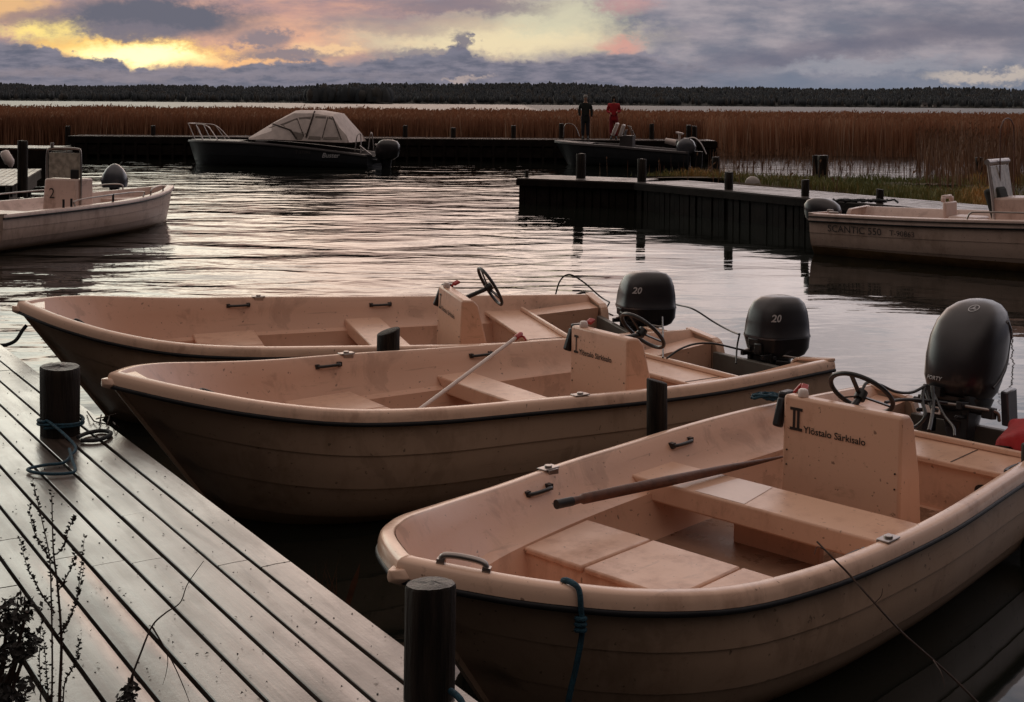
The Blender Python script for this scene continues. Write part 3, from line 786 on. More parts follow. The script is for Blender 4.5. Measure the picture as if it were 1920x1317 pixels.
# local x along the boards, local y = to the left of it; dock lies on +y
mb = MB(); rnd = []
joints = {2: [U(248, 965, DZT)], 4: [U(199, 1057, DZT)], 6: [U(60, 1005, DZT)], 7: [U(12, 1102, DZT)]}
def tolocal(p): d_ = Vector(p)-EP; return (d_.dot(Dd), -d_.dot(Dn))
for i in range(NB_):
    xs = [-7.0]
    jl = [tolocal(p)[0] for p in joints.get(i, [])]
    base = jl[0] if jl else random.uniform(-1.2, 3.0) if i > 8 else 7.9+i*.1
    x = base
    while x > -7: x -= 4.2
    x += 4.2
    while x < 11: xs.append(x); x += 4.2
    xs.append(11.0)
    y0 = i*PITCH; y1 = y0 + PITCH - .0150
    for a, b in zip(xs, xs[1:]):
        if b-a < .02: continue
        dz = random.uniform(-.0015, .0015); n0 = len(mb.f); a2, b2 = a+.004, b-.004
        w = 1.5e-3
        # rounded board top
        rows = []
        nseg = max(2, int((b2-a2)/.8))
        for k in range(nseg+1):
            xx = a2 + (b2-a2)*k/nseg; wv = .0012*math.sin(xx*1.3+i)
            rows.append([(xx, y0, DZT-.03), (xx, y0, DZT-.0025+dz), (xx, y0+.0025, DZT+dz+wv), (xx, (y0+y1)/2, DZT+.0012+dz+wv), (xx, y1-.0025, DZT+dz+wv), (xx, y1, DZT-.0025+dz), (xx, y1, DZT-.03)])
        mb.grid(rows)
        o0 = len(mb.v)-len(rows)*7
        mb.f.append(tuple(o0+k for k in range(7))); e0 = len(mb.v)-7; mb.f.append(tuple(e0+k for k in range(7))[::-1])
        rnd += [random.random()]*(len(mb.f)-n0)
dk = mb.build('decking', M['deck'], dock, smooth=30, fixn=True)
at = dk.data.attributes.new('rnd', 'FLOAT', 'FACE')
for i, r_ in enumerate(rnd[:len(at.data)]): at.data[i].value = r_
mb = MB()
mb.box((2, .03, DZT-.10), (18, .045, .13)); mb.box((2, 2.2, DZT-.10), (18, .045, .13)); mb.box((2, 4.3, DZT-.10), (18, .045, .13))
for x in np.arange(-6.5, 11, .6): mb.box((x, 2.15, DZT-.085), (.045, 4.2, .10))
mb.build('joists', M['dkwood'], dock, bevel=.003)
for x in np.arange(-6, 11, 2.2):
    for y in (.25, 2.2, 4.1): mb = MB(); mb.tube([(x, y, -1), (x, y, DZT-.15)], .08, 12); mb.build('pile', M['post'], dock, smooth=60)
# screw heads in pairs
mb = MB()
for i in range(0, 22):
    y = (i+.5)*PITCH
    for x in np.arange(-6.5, 8, .6):
        for sy in (-.035, .035):
            mb.tube([(x, y+sy-.006, DZT-.002), (x, y+sy-.006, DZT+.0021)], .0030, 6)
mb.build('screws', M['blackm'], dock, smooth=0)['kind'] = 'stuff'

def round_post(name, label, c, r, z0, z1, cat='mooring post', group=None, n=28, tilt=(0, 0)):
    tilt = (random.uniform(-.009, .009), random.uniform(-.009, .009))
    root = thing(name, label, cat, (c[0], c[1], z0), (tilt[0], tilt[1], 0), group)
    mb = MB(); rings = []; ph = random.random()*6
    nz = 8
    for k in range(nz+1):
        z = (z1-z0)*k/nz
        rings.append([Vector((math.cos(2*PI*i/n)*r*(1+.03*math.sin(3*2*PI*i/n+ph)+.02*math.sin(11*2*PI*i/n+k*.3)-.03*(i % 7 == 3)), math.sin(2*PI*i/n)*r*(1+.03*math.sin(3*2*PI*i/n+ph)+.02*math.sin(11*2*PI*i/n)-.03*(i % 7 == 3)), z+(.006*math.sin(2*PI*i/n+ph) if k == nz else 0))) for i in range(n)])
    rings.append([Vector((p.x*.96, p.y*.96, p.z+.006)) for p in rings[-1]])
    mb.loft(rings, cap1=False); mb.build('shaft', M['post'], root, smooth=50)
    top = rings[-1]
    mb = MB(); rows = [[Vector((p.x*f, p.y*f, p.z+.001+.004*(1-f)+(.0025*math.sin(p.x*200) if f < .9 else 0))) for p in top] for f in (1, .8, .5, .25, .02)]
    mb.grid(rows, wrap=True); mb.build('sawn_top', M['postend'], root, smooth=50)
    return root
c1 = UY(113, 825, 7.0); c1.z = DZT; z1t = UY(113, 686, 7.05).z
pb1 = round_post('mooring_post', 'short round post on the left of the dock with blue rope round its foot', (c1.x, c1.y), .102, DZT-.02, z1t, group='round posts on the near dock')
c2 = UY(803, 1100, 3.95); z2t = c2.z
pb2 = round_post('mooring_post', 'round post at the dock edge, cut off by the bottom, beside the foreground boat', (c2.x, c2.y), .076, .0, z2t, group='round posts on the near dock')
# posts standing in the water between the boats
def flat_post(label, px0, px1, ytop, Y, slope=.0, tilt=0.0):
    a = UY(px0, ytop, Y); b = UY(px1, ytop, Y); r = (b.x-a.x)/2
    root = thing('mooring_pile', label, 'mooring post', ((a.x+b.x)/2, Y, -1.2), (0, tilt, .3), 'piles standing between the cream boats')
    mb = MB(); h = a.z+1.2
    rings = [[Vector((math.cos(2*PI*i/20)*r, math.sin(2*PI*i/20)*r, z + (slope*math.cos(2*PI*i/20)*r if z > h-.05 else 0))) for i in range(20)] for z in (0, h*.5, h*.9, h-.004)]
    rings.append([p*1 for p in rings[-1]]); rings[-1] = [Vector((p.x*.93, p.y*.93, p.z+.005)) for p in rings[-1]]
    mb.loft(rings); mb.build('shaft', M['post'], root, smooth=50)
    return root
flat_post('dark pile standing in the water between the middle and foreground boats', 1218, 1257, 714, 7.75, -.25, -.01)
flat_post('dark pile standing between the middle and farthest cream boats', 702, 745, 621, 9.55, .3, .01)
flat_post('black pile cut off by the right edge beside the foreground boat', 1916, 1952, 834, 7.0)

# ------------------------------------------------------------------ ropes
def rope(name, label, pts, r, mat, cat='rope', n=8, wob=0.0):
    mb = MB(); P = cr(pts, 9)
    mb.tube(P, r, n); o = mb.build(name, mat, smooth=60); tag(o, label, cat); return o
zc = DZT+.014
R_ = .116
P = []
for i in range(40):
    a = i/40*2*PI*2.1 - 2.0; P.append(Vector((c1.x+math.cos(a)*R_*(1+.02*math.sin(i)), c1.y+math.sin(a)*R_, DZT+.055+.03*i/40+.006*math.sin(i*.7))))
T_ = [U(140, 835, zc+.02), U(132, 855, zc), U(118, 868, zc), U(85, 872, zc), U(52, 880, zc), U(70, 887, zc), U(110, 889, zc), U(140, 884, zc), U(136, 865, zc+.01), U(130, 842, zc+.03)]
rope('mooring_rope', 'blue rope knotted round the left dock post with its end on the boards', P+T_, .0075, M['blue_rope'])
rope('mooring_rope', 'dark rope loop lying from the left dock post to the dock edge', [U(146, 820, zc), U(165, 812, zc), U(190, 808, zc), U(208, 812, zc), U(200, 820, zc), U(178, 826, zc), U(152, 826, zc)], .011, M['dark_rope'])
Pb = [UY(-260, 655, 9.6), UY(-60, 650, 9.6), UY(0, 648, 9.6), UY(15, 646, 9.62), UY(30, 638, 9.64), UY(42, 620, 9.68), UY(50, 610, 9.7)]
rope('bow_line', 'dark line sagging from the bow of the farthest cream boat to the left edge', Pb, .014, M['dark_rope'])
# blue rope over the rim of the foreground boat
xg = 1.36; tg = xg/S0.L
def G0(x, dy, dz): t = x/S0.L; return Lw(POSE[0], (x, -(S0.b(t)+dy), S0.zg(t)+dz))
xr = min((abs(CXP+FPX*G0(k/100, 0, 0).x/G0(k/100, 0, 0).y - 1085), k/100) for k in range(10, 200))[1]
rope('blue_line', 'blue line hanging over the near rim of the foreground boat', [G0(xr+.03, -.16, -.10), G0(xr+.02, -.08, -.01), G0(xr, -.055, .014), G0(xr, -.02, .018), G0(xr, .018, .002), G0(xr, .030, -.06), G0(xr+.01, .022, -.15), G0(xr, .012, -.28), G0(xr-.015, .0, -.42), G0(xr-.02, -.02, -.62)], .011, M['blue_rope'])
mb = MB()
for k in range(3): mb.disc_torus(G0(xr, .03, -.10-.02*k), .016, .009, (0, .2, 1), 14, 6)
kb = mb.build('rope_knot', M['blue_rope'], smooth=60); kb.parent = None
tag(kb, 'small blue knot in the line on the foreground boat side', 'knot')
rope('mooring_rope', 'blue rope at the foot of the post at the bottom edge', [UY(845, 1296, 3.9), UY(856, 1304, 3.86), UY(866, 1317, 3.84), UY(872, 1340, 3.84)], .010, M['blue_rope'])
# thin twig arching over the foreground boat, right
tw = thing('bare_twig', 'long thin bare twig arching across the side of the foreground boat', 'twig', UY(1845, 1330, 3.0))
def twig(pts, r0, r1, par, mat=None, name='twig_stem'):
    P = cr([Vector(p)-par.location for p in pts], 6); n = len(P)
    mb = MB(); mb.tube(P, [r0+(r1-r0)*i/(n-1) for i in range(n)], 6)
    return mb.build(name, mat or M['stem'], par, smooth=60)
twig([UY(1845, 1330, 3.0), UY(1780, 1265, 3.05), UY(1690, 1185, 3.1), UY(1630, 1120, 3.15), UY(1590, 1075, 3.2), UY(1560, 1045, 3.2), UY(1532, 1016, 3.25)], .0028, .0022, tw)
twig([UY(1750, 1238, 3.05), UY(1765, 1262, 3.0), UY(1772, 1290, 2.98)], .0014, .0008, tw)
twig([UY(1545, 1030, 3.22), UY(1532, 1026, 3.22), UY(1527, 1040, 3.2)], .0013, .0007, tw)
twig([UY(1640, 1131, 3.14), UY(1652, 1118, 3.14), UY(1655, 1104, 3.12)], .0012, .0006, tw)

# ------------------------------------------------------------------ foreground weeds
def weed(label, base_px, stems, Y, buds=True, mat=None):
    root = thing('dry_weed', label, 'plant', UY(base_px[0], base_px[1], Y))
    mb = MB(); mk = MB(); 
    for pts, r in stems:
        P = cr([UY(a, b, Y+dy)-root.location for a, b, dy in pts], 8); n = len(P)
        mb.tube(P, [r*(1-.75*i/(n-1)) for i in range(n)], 5)
        if buds:
            for i in range(3, n):
                for _ in range(2):
                    p = P[i] + (P[i]-P[i-1])*random.random(); a = random.uniform(0, 2*PI); s_ = random.uniform(.0022, .0045)
                    d = Vector((math.cos(a), math.sin(a)*.6, random.uniform(.2, .9))).normalized()*s_*1.6
                    q = d.cross(Vector((0, 1, .3))).normalized()*s_*.8
                    mk.add([p, p+d*.6+q, p+d*1.5, p+d*.6-q], [(0,1,2,3)])
    mb.build('stalks', mat or M['stem'], root, smooth=50)
    if mk.v: mk.build('seed_heads', M['leafd'], root, smooth=0, fixn=False)
    return root
st = []
st.append(([(110, 1400, 0), (112, 1300, 0), (115, 1200, 0), (108, 1100, 0), (100, 1030, 0), (97, 930, .05)], .0045))
st.append(([(111, 1200, 0), (125, 1170, 0), (142, 1130, 0), (150, 1080, 0), (158, 1010, -.05)], .002))
st.append(([(110, 1190, 0), (130, 1160, 0), (145, 1120, .05), (158, 1060, .08)], .002))
st.append(([(108, 1110, 0), (120, 1090, 0), (136, 1060, 0), (141, 1035, 0)], .002))
st.append(([(106, 1040, 0), (118, 1025, 0), (130, 990, 0), (140, 970, 0)], .0018))
st.append(([(103, 1150, 0), (85, 1125, 0), (65, 1090, 0), (50, 1060, 0), (38, 1015, 0)], .002))
st.append(([(103, 1060, 0), (88, 1040, 0), (72, 1015, 0), (60, 985, 0), (55, 950, 0)], .0018))
st.append(([(95, 1400, -.1), (98, 1250, -.1), (96, 1120, -.1), (92, 1040, -.1), (75, 960, -.08), (62, 905, -.05)], .0025))
st.append(([(78, 1400, -.1), (76, 1290, -.1), (74, 1230, -.1), (77, 1170, -.1)], .0018))
st.append(([(118, 1400, -.1), (120, 1290, -.1), (135, 1255, -.1), (146, 1230, -.1), (148, 1205, -.1)], .002))
st.append(([(100, 1390, -.1), (92, 1320, -.1), (88, 1270, -.1), (84, 1220, -.1), (80, 1180, -.1)], .0018))
weed('tall dry branching weed with seed stalks at the lower left of the dock', (110, 1400), st, 2.9)
st2 = [([(230, 1420, 0), (232, 1330, 0), (240, 1290, 0), (262, 1230, 0), (285, 1175, 0), (310, 1150, 0), (338, 1130, 0), (352, 1095, 0), (382, 1052, 0)], .0032),
       ([(285, 1175, 0), (300, 1200, 0), (325, 1245, 0), (345, 1290, 0), (360, 1330, 0)], .0022),
       ([(300, 1200, 0), (314, 1230, 0), (312, 1260, 0), (305, 1285, 0)], .0014)]
weed('bent bare weed stalk leaning over the boards at lower left of centre', (230, 1420), st2, 2.8, False)
def leafy(label, blobs, Y, base):
    root = thing('withered_plant', label, 'plant', UY(base[0], base[1], Y))
    mk = MB(); mb = MB()
    for (cx, cy, rx, ry, n) in blobs:
        cp = UY(cx, cy, Y)-root.location
        mb.tube(cr([Vector((0,0,0)), cp*.5+Vector((.02, 0, .01)), cp], 5), .004, 5)
        for _ in range(n):
            a = random.uniform(0, 2*PI); f = math.sqrt(random.random())
            p = cp + Vector((math.cos(a)*rx*f*Y/FPX, random.uniform(-.05, .05), math.sin(a)*ry*f*Y/FPX))
            s_ = random.uniform(.005, .014); d = Vector((random.uniform(-1, 1), random.uniform(-1, 1), random.uniform(-.7, .7))).normalized(); q = d.cross(Vector((random.uniform(-1,1), random.uniform(-1,1), 1))).normalized()*.45
            mk.add([p-d*s_, p+q*s_, p+d*s_, p-q*s_*.7+Vector((0,0,.003))], [(0,1,2,3)])
    mb.build('branches', M['stem'], root, smooth=50)
    mk.build('leaves', M['leafd'], root, smooth=0, fixn=False)
leafy('dark withered leafy plant at the left edge, lower corner', [(15, 1160, 30, 32, 240), (50, 1148, 22, 12, 60), (40, 1210, 30, 20, 190), (8, 1240, 22, 14, 60), (25, 1305, 28, 22, 220), (10, 1290, 20, 16, 80), (48, 1222, 16, 14, 60)], 2.6, (-60, 1420))
leafy('small clump of dark dead leaves at the foot of the bent stalk', [(240, 1300, 13, 16, 90), (236, 1318, 12, 14, 60)], 2.78, (232, 1420))
# leaf litter on the deck and in boats
pts = []
for _ in range(260):
    p = U(random.uniform(0, 760), random.uniform(700, 1310), DZT)
    x, y = tolocal(p)
    if y > .02: pts.append((p.x, p.y, DZT+.003))
litter('leaf_litter', 'tiny bits of leaf and bark scattered on the wet boards', pts, M['leafd'], .003, .009)
mb = MB()
for (a, b) in (((163, 772), (176, 790)), ((176, 790), (205, 797)), ((190, 778), (186, 798)), ((205, 782), (200, 800)), ((180, 786), (220, 776)), ((212, 792), (222, 802))):
    mb.tube([U(*a, DZT+.012), U((a[0]+b[0])/2, (a[1]+b[1])/2, DZT+.03), U(*b, DZT+.008)], .004, 5)
tag(mb.build('twig_scrap', M['stem'], smooth=50), 'scrap of dark twigs on the dock edge under the bows', 'twigs')
# reed leaf and grass beside the dock edge
mb = MB()
p0 = U(648, 1145, .30)
for dx, h, lean, w in ((0, .20, .06, .012), (.0, .0, 0, 0)):
    if h: mb.add([p0+Vector((-w, 0, 0)), p0+Vector((w, 0, 0)), p0+Vector((w*1.6+lean*.5, 0, h*.6)), p0+Vector((lean, 0, h)), p0+Vector((-w*.6+lean*.5, 0, h*.6))], [(0,1,2,3,4)])
for i in range(16):
    q = U(random.uniform(585, 632), random.uniform(1110, 1128), .35); l = Vector((random.uniform(-.05, .05), 0, random.uniform(.06, .18))); 
    mb.add([q, q+Vector((.004, 0, 0)), q+l], [(0,1,2)])
tag(mb.build('reed_leaf', M['leafb'], smooth=0, fixn=False), 'brown reed leaves sticking up beside the dock edge', 'plant')
# ================================================================== BOAT AT THE LEFT
def wedge_hull(root, L, B, Z, out, inn, top, TB=(0, .012, .04, .1, .2, .36, .55, .78, 1.), **kw):
    S = Hull(L, list(TB), np.array(B), TZQ, np.array(Z), **kw)
    build_shell(S, root, dict(out=out, top=top, **{'in': inn}))
    return S
bow = Vector((-6.82, 26.3)); stc = Vector((-8.80, 20.6)); dl = bow-stc
LL = dl.length; hd = math.atan2(-dl.y, -dl.x)
bl = thing('console_boat', 'white open boat at the left edge with a small windscreen marked 2', 'boat', (bow.x, bow.y, 0), (0, 0, hd))
SL = wedge_hull(bl, LL, [0, .07, .17, .36, .60, .86, 1.0, 1.04, .98], [.70, .645, .61, .61, .61], M['gel_white_out'], M['gel_white'], M['gel_white'], rake=.30, capw=.13, skirt=.05, floor=.30, ledge=.42, cut=.35, cutd=.12)
# console with windscreen; placed where the photo shows it
cp = U(126, 392, .45); cpl = Matrix.Rotation(-hd, 3, 'Z') @ (Vector((cp.x, cp.y, 0))-Vector((bow.x, bow.y, 0)))
cx, cy = 3.05, cpl.y*0+.18
# solve x along the boat so that the console sits at px 126
best = min(((abs((lambda w: CXP+FPX*w.x/w.y)(Matrix.Rotation(hd, 3, 'Z') @ Vector((x/20, cy, 0)) + Vector((bow.x, bow.y, 0))) - 131), x/20) for x in range(20, 110)))
cx = best[1]
con = MB(); con.prism([(cx-.25, .30), (cx-.22, 1.02), (cx+.22, 1.02), (cx+.30, .30)], 'y', cy-.34, cy+.34); cn = con.build('console', M['gel_white'], bl, smooth=30, bevel=.03)
mb = MB(); mb.box((cx+.12, cy, 1.25), (.015, .66, .44)); mb.build('windscreen', M['shield'], bl, bevel=.004)
mb = MB(); mb.tube(cr([(cx+.14, cy-.36, .35), (cx+.14, cy-.36, 1.1), (cx+.14, cy-.35, 1.48), (cx+.14, cy-.27, 1.545), (cx+.14, cy, 1.55), (cx+.14, cy+.27, 1.545), (cx+.14, cy+.35, 1.48), (cx+.14, cy+.36, 1.0), (cx+.14, cy+.36, .35)], 5), .018, 8)
mb.tube([(cx+.14, cy-.25, 1.55), (cx+.14, cy-.25, 1.64)], .03, 8); mb.build('windscreen_frame', M['steel'], bl, smooth=60)
mb = MB(); mb.box((cx+.13, cy+.22, 1.10), (.02, .17, .16)); mb.build('instrument', M['black'], bl, bevel=.01)
# which local direction faces the camera
toc = (Matrix.Rotation(-hd, 3, 'Z') @ Vector((8.3, -24, 0))).normalized()
fx = 1 if toc.x > 0 else -1
lettering('number', '2', .26, lambda u, v, d: (cx+fx*(.262-.0*v) + fx*.04*(1.02-(.62+v))*0+fx*.02, cy-fx*(-.30+u)*-1 if False else cy+fx*(-.20+u), .68+v), M['ink'], cn)
mb = MB()
for (xa, xb) in ((1.0, 1.75), (2.1, 4.3)):
    for sd in (1, -1):
        P = [(xa, xa), (xa+.04, 0), (xb-.04, 0), (xb, xb)]
        pa = lambda x, z: (x, sd*(SL.b(x/LL)-.07), SL.zg(x/LL)+z)
        mb.tube(cr([pa(xa, 0), pa(xa+.04, .10), pa((xa+xb)/2, .13), pa(xb-.04, .10), pa(xb, 0)], 6), .014, 6)
mb.build('hand_rail', M['steel'], bl, smooth=60)
for x in (3.2, 4.4, 4.6): 
    mb = MB(); mb.tube([(x, SL.b(x/LL)-.07, SL.zg(x/LL)), (x, SL.b(x/LL)-.07, SL.zg(x/LL)+.14)], .02, 8); mb.build('cleat', M['blackm'], bl, smooth=50)
thwart(SL, bl, 'fore_bench', .9, 1.6, .52, .22, M['gel_white'], bevel=.02)
thwart(SL, bl, 'aft_bench', 4.9, 5.5, .56, .26, M['gel_white'], bevel=.02)

# small dark boat with covered motor beyond it
cm = UY(215, 322, 29.0)
db = thing('dinghy', 'dark low dinghy mostly hidden behind the white boat at left', 'boat', (cm.x-.15, cm.y-3.9, 0), (0, 0, PI/2))
SD = wedge_hull(db, 3.4, [0, .06, .15, .32, .5, .66, .72, .72, .66], [.42, .37, .33, .32, .32], M['darkhull'], M['dkdeck'], M['dkdeck'], rake=.5, capw=.05, skirt=.04, floor=.12, ledge=.22, cut=.3, cutd=.1, strakes=2)
cmr = thing('covered_motor', 'outboard motor under a domed dark blue cover behind the white boat at left', 'outboard motor', (cm.x, cm.y, 0), (0, 0, PI/2))
mb = MB(); mb.loft([superring(0, 0, z, a, b, 2.3, 28) for z, a, b in ((.46, .22, .27), (.60, .24, .29), (.74, .23, .26), (.87, .17, .18), (.95, .09, .09), (.98, .02, .02))]); mb.build('cover', M['cowl_grey'], cmr, smooth=70)
mb = MB(); mb.loft([superring(0, 0, z, a, b, 2.3, 20) for z, a, b in ((-.5, .06, .03), (.0, .07, .05), (.5, .12, .12))]); mb.build('drive_leg', M['cowl_grey'], cmr, smooth=70)

# jetty at the left edge
ja, jb = U(78, 317, DZT), U(0, 362, DZT)
jd = (jb-ja).normalized(); ang = math.atan2(jd.y, jd.x)
jt = thing('jetty', 'pale plank jetty at the left edge behind the white boat', 'jetty', (ja.x, ja.y, 0), (0, 0, ang))
sg = -1 if (Matrix.Rotation(ang, 3, 'Z') @ Vector((0, 1, 0))).x > 0 else 1
mb = MB(); rnd = []
for i in range(16):
    n0 = len(mb.f); mb.box((3.2, sg*(.07+i*.142), DZT-.015), (6.6, .128, .03)); rnd += [random.random()]*(len(mb.f)-n0)
o = mb.build('decking', M['deck2'], jt, bevel=.004); at = o.data.attributes.new('rnd', 'FLOAT', 'FACE')
for i, r_ in enumerate(rnd[:len(at.data)]): at.data[i].value = r_
mb = MB(); mb.box((3.2, sg*.04, DZT-.14), (6.5, .05, .2)); mb.box((.0, sg*1.1, DZT-.14), (.05, 2.2, .2)); mb.box((3.2, sg*1.1, DZT-.3), (6.2, 2.0, .25)); mb.build('frame', M['dkwood'], jt, bevel=.004)
for x in (.3, 3, 6):
    for y in (.3, 1.9): mb = MB(); mb.tube([(x, sg*y, -1), (x, sg*y, DZT-.05)], .09, 12); mb.build('pile', M['post'], jt, smooth=60)
pj = UY(43, 322, 27.6)
round_post('mooring_post', 'dark round post standing on the far left jetty', (pj.x, pj.y), .105, DZT-.3, UY(43, 265, 27.6).z, group='posts on the docks')
fb = UY(15, 312, 26.5)
mb = MB(); mb.tube([UY(7, 283, 26.5), UY(8, 286, 26.5), UY(18, 304, 26.5), UY(20, 308, 26.5), UY(20, 314, 26.5)], [.05, .09, .10, .07, .03], 14)
tag(mb.build('fender', M['white'], smooth=60), 'white fender standing on the far left jetty', 'fender')

# ================================================================== BOAT AT THE RIGHT
cs = U(1529, 476, 0); cfw = U(1920, 508, 0)
fd = (cfw-cs); fd.z = 0; fd.normalize(); nr = Vector((-fd.y, fd.x, 0)); nr = nr if nr.y > 0 else -nr
ang_in = math.radians(-3)
fd = Matrix.Rotation(ang_in, 3, 'Z') @ fd; nr = Matrix.Rotation(ang_in, 3, 'Z') @ nr
LR = 5.6
stc = Vector((cs.x, cs.y, 0)) + nr*.86 - fd*.02; bw = stc + fd*LR
hr = math.atan2(-fd.y, -fd.x)
br = thing('console_boat', 'white open boat at the right edge with black lettering along its stern quarter', 'boat', (bw.x, bw.y, 0), (0, 0, hr))
SR = wedge_hull(br, LR, [0, .08, .22, .48, .78, 1.0, 1.1, 1.1, 1.06], [.86, .80, .75, .70, .665], M['gel_white_out'], M['gel_white'], M['gel_white'], rake=.5, capw=.14, skirt=.11, floor=.30, ledge=.44, cut=.32, cutd=.10, horn=.03, c1=(.97, .35), c2=(1.02, .95), keel=-.25)
prof = [(.014, -.035), (.03, -.04), (.03, -.055), (.014, -.06)]
SR.sweep(prof).build('side_stripe', M['trim'], br, smooth=60)
nside = 1 if (Matrix.Rotation(hr, 3, 'Z') @ Vector((0, 1, 0))).y < 0 else -1
def onhull(S, x0, z0, side, dirx):
    def f(u, v, d):
        x = x0 + dirx*u; return Vector((x, side*(S.side_y(x, z0+v)+.022), z0+v))
    return f
# stern is at local x = LR; seen from the near side the text runs from stern to bow
lettering('lettering', 'SCANTIC 550', .155, onhull(SR, LR-.33, .40, nside, -1), M['inkgrey'], br, bold=.001)
lettering('registration', 'T-90863', .12, onhull(SR, LR-1.38, .41, nside, -1), M['inkgrey'], br)
mb = MB()
rows = []
for i in range(20):
    x = LR-.02-i*.28; rows.append([Vector((x, nside*(SR.side_y(x, z)+.016), z)) for z in (-.02, .05, .10, .135)])
mb.grid(rows); mb.build('boot_stripe', M['yellowish'], br, smooth=60)
mm = UY(1543, 390, 0) if False else None
mt = thing('outboard_motor', 'low dark outboard cowl showing above the stern of the right-hand white boat', 'outboard motor', (0, 0, 0), (0, 0, hr))
wl_ = stc - fd*.12 + nr*.22
cpx = UY(1543, 380, wl_.y); mt.location = (cpx.x, wl_.y, 0)
mb = MB(); mb.loft([superring(c, 0, z, a, b, 2.6, 32) for z, a, b, c in ((.42, .20, .16, .0), (.50, .29, .20, 0), (.62, .32, .22, 0), (.72, .30, .20, .02), (.79, .23, .16, .04), (.83, .14, .10, .05), (.84, .04, .03, .05))]); mb.build('cowl', M['cowl'], mt, smooth=60)
mb = MB(); mb.loft([superring(0, 0, z, a, b, 2.4, 20) for z, a, b in ((-.6, .06, .03), (-.1, .10, .06), (.44, .16, .12))]); mb.build('drive_leg', M['cowl_grey'], mt, smooth=60)
def Rl(px, py, yl):
    """local point of the right boat on the line y = yl seen at (px, py)"""
    best = None
    for k in range(0, 140):
        x = LR-.04*k; w = Matrix.Rotation(hr, 3, 'Z') @ Vector((x, yl, 0)) + Vector((bw.x, bw.y, 0))
        e = abs(CXP + FPX*w.x/w.y - px)
        if best is None or e < best[0]: best = (e, x, w.y)
    z = UY(px, py, best[2]).z
    return Vector((best[1], yl, z))
# seat
p = Rl(1792, 400, nside*-.05); sx = p.x
mb = MB(); zb = .34
bk = []
outl = [(-.23, 0), (-.25, .18), (-.22, .36), (-.15, .45), (.15, .45), (.22, .36), (.25, .18), (.23, 0)]
mb.box((sx-.22, p.y, zb+.30), (.48, .5, .10)); mb.box((sx-.22, p.y, zb+.12), (.36, .36, .26)); st_ = mb.build('helm_seat', M['seatwhite'], br, bevel=.03)
mb = MB()
zt = Rl(1785, 366, p.y).z; z0_ = zb+.33; hh = zt-z0_
o1 = [(-.22, z0_), (-.24, z0_+hh*.5), (-.20, z0_+hh*.88), (-.13, zt), (.13, zt), (.20, z0_+hh*.88), (.24, z0_+hh*.5), (.22, z0_)]
i1 = [(-.13, zt-.11), (.13, zt-.11), (.13, zt-.06), (-.13, zt-.06)]
def ringp(pp): return [(sx+.06+(z-z0_)*.25, p.y+y, z) for y, z in pp]
# back built as strips round the hand hole
def quad(ya, yb, za, zb_): mb.box((sx+.06+((za+zb_)/2-z0_)*.25, p.y+(ya+yb)/2, (za+zb_)/2), (.06, yb-ya, zb_-za))
quad(-.23, .23, z0_-.03, zt-.105); quad(-.21, -.12, zt-.11, zt-.03); quad(.12, .21, zt-.11, zt-.03); quad(-.17, .17, zt-.06, zt)
mb.build('seat_back', M['seatwhite'], st_, bevel=.02)
# console and windscreen at the right edge
pc = Rl(1925, 400, nside*-.05); ccx = pc.x
mb = MB(); mb.prism([(ccx+.40, .3), (ccx+.34, 1.02), (ccx-.30, 1.06), (ccx-.42, .3)], 'y', pc.y-.40, pc.y+.40); mb.build('console', M['gel_white'], br, smooth=30, bevel=.03)
mb = MB(); mb.prism([(ccx+.34, 1.0), (ccx+.31, 1.0), (ccx+.39, 1.50), (ccx+.42, 1.50)], 'y', pc.y-.38, pc.y+.38); mb.build('windscreen', M['shield'], br, smooth=0)
mb = MB()
for yy in (-.40, .40): mb.tube([(ccx+.30, pc.y+yy, .45), (ccx+.34, pc.y+yy, .95), (ccx+.42, pc.y+yy, 1.54)], .022, 8)
mb.tube([(ccx+.42, pc.y-.44, 1.56), (ccx+.42, pc.y+.44, 1.56)], .045, 10)
mb.build('windscreen_frame', M['alu'], br, smooth=60)
pk = Rl(1872, 386, nside*.05)
mb = MB(); mb.box((pk.x, pk.y, .92), (.24, .40, .50), (0, .3, 0)); mb.build('dark_cushion', M['cloth_dark'], br, bevel=.05)
mb = MB(); xa, xb = Rl(1818, 410, nside*.98).x, 0.9
pa = lambda x, z: (x, nside*(SR.b(x/LR)-.08), SR.zg(x/LR)+z)
mb.tube(cr([pa(xa, 0), pa(xa-.05, .09), pa(xa-.2, .11), pa((xa+xb)/2, .11), pa(xb+.05, .10), pa(xb, 0)], 6), .014, 7); mb.tube([pa(xa-.9, 0), pa(xa-.9, .11)], .014, 7); mb.build('hand_rail', M['steel'], br, smooth=60)
hp = Rl(1890, 300, nside*-.3)
mb = MB(); x_ = hp.x
hz = Rl(1890, 222, hp.y).z
mb.tube(cr([(x_, hp.y-.30, .6), (x_, hp.y-.30, hz-.35), (x_, hp.y-.22, hz-.08), (x_, hp.y, hz), (x_, hp.y+.22, hz-.08), (x_, hp.y+.30, hz-.35), (x_, hp.y+.30, .6)], 7), .011, 8); mb.build('hoop', M['oar'], br, smooth=60)
mb = MB(); mb.box((LR-.12, -nside*-.55, SR.zg(1)+.02), (.10, .05, .04)); mb.box((LR-.35, nside*.9, SR.zg(1)+.025), (.16, .04, .03)); mb.build('stern_cleat', M['steel'], br, bevel=.01)

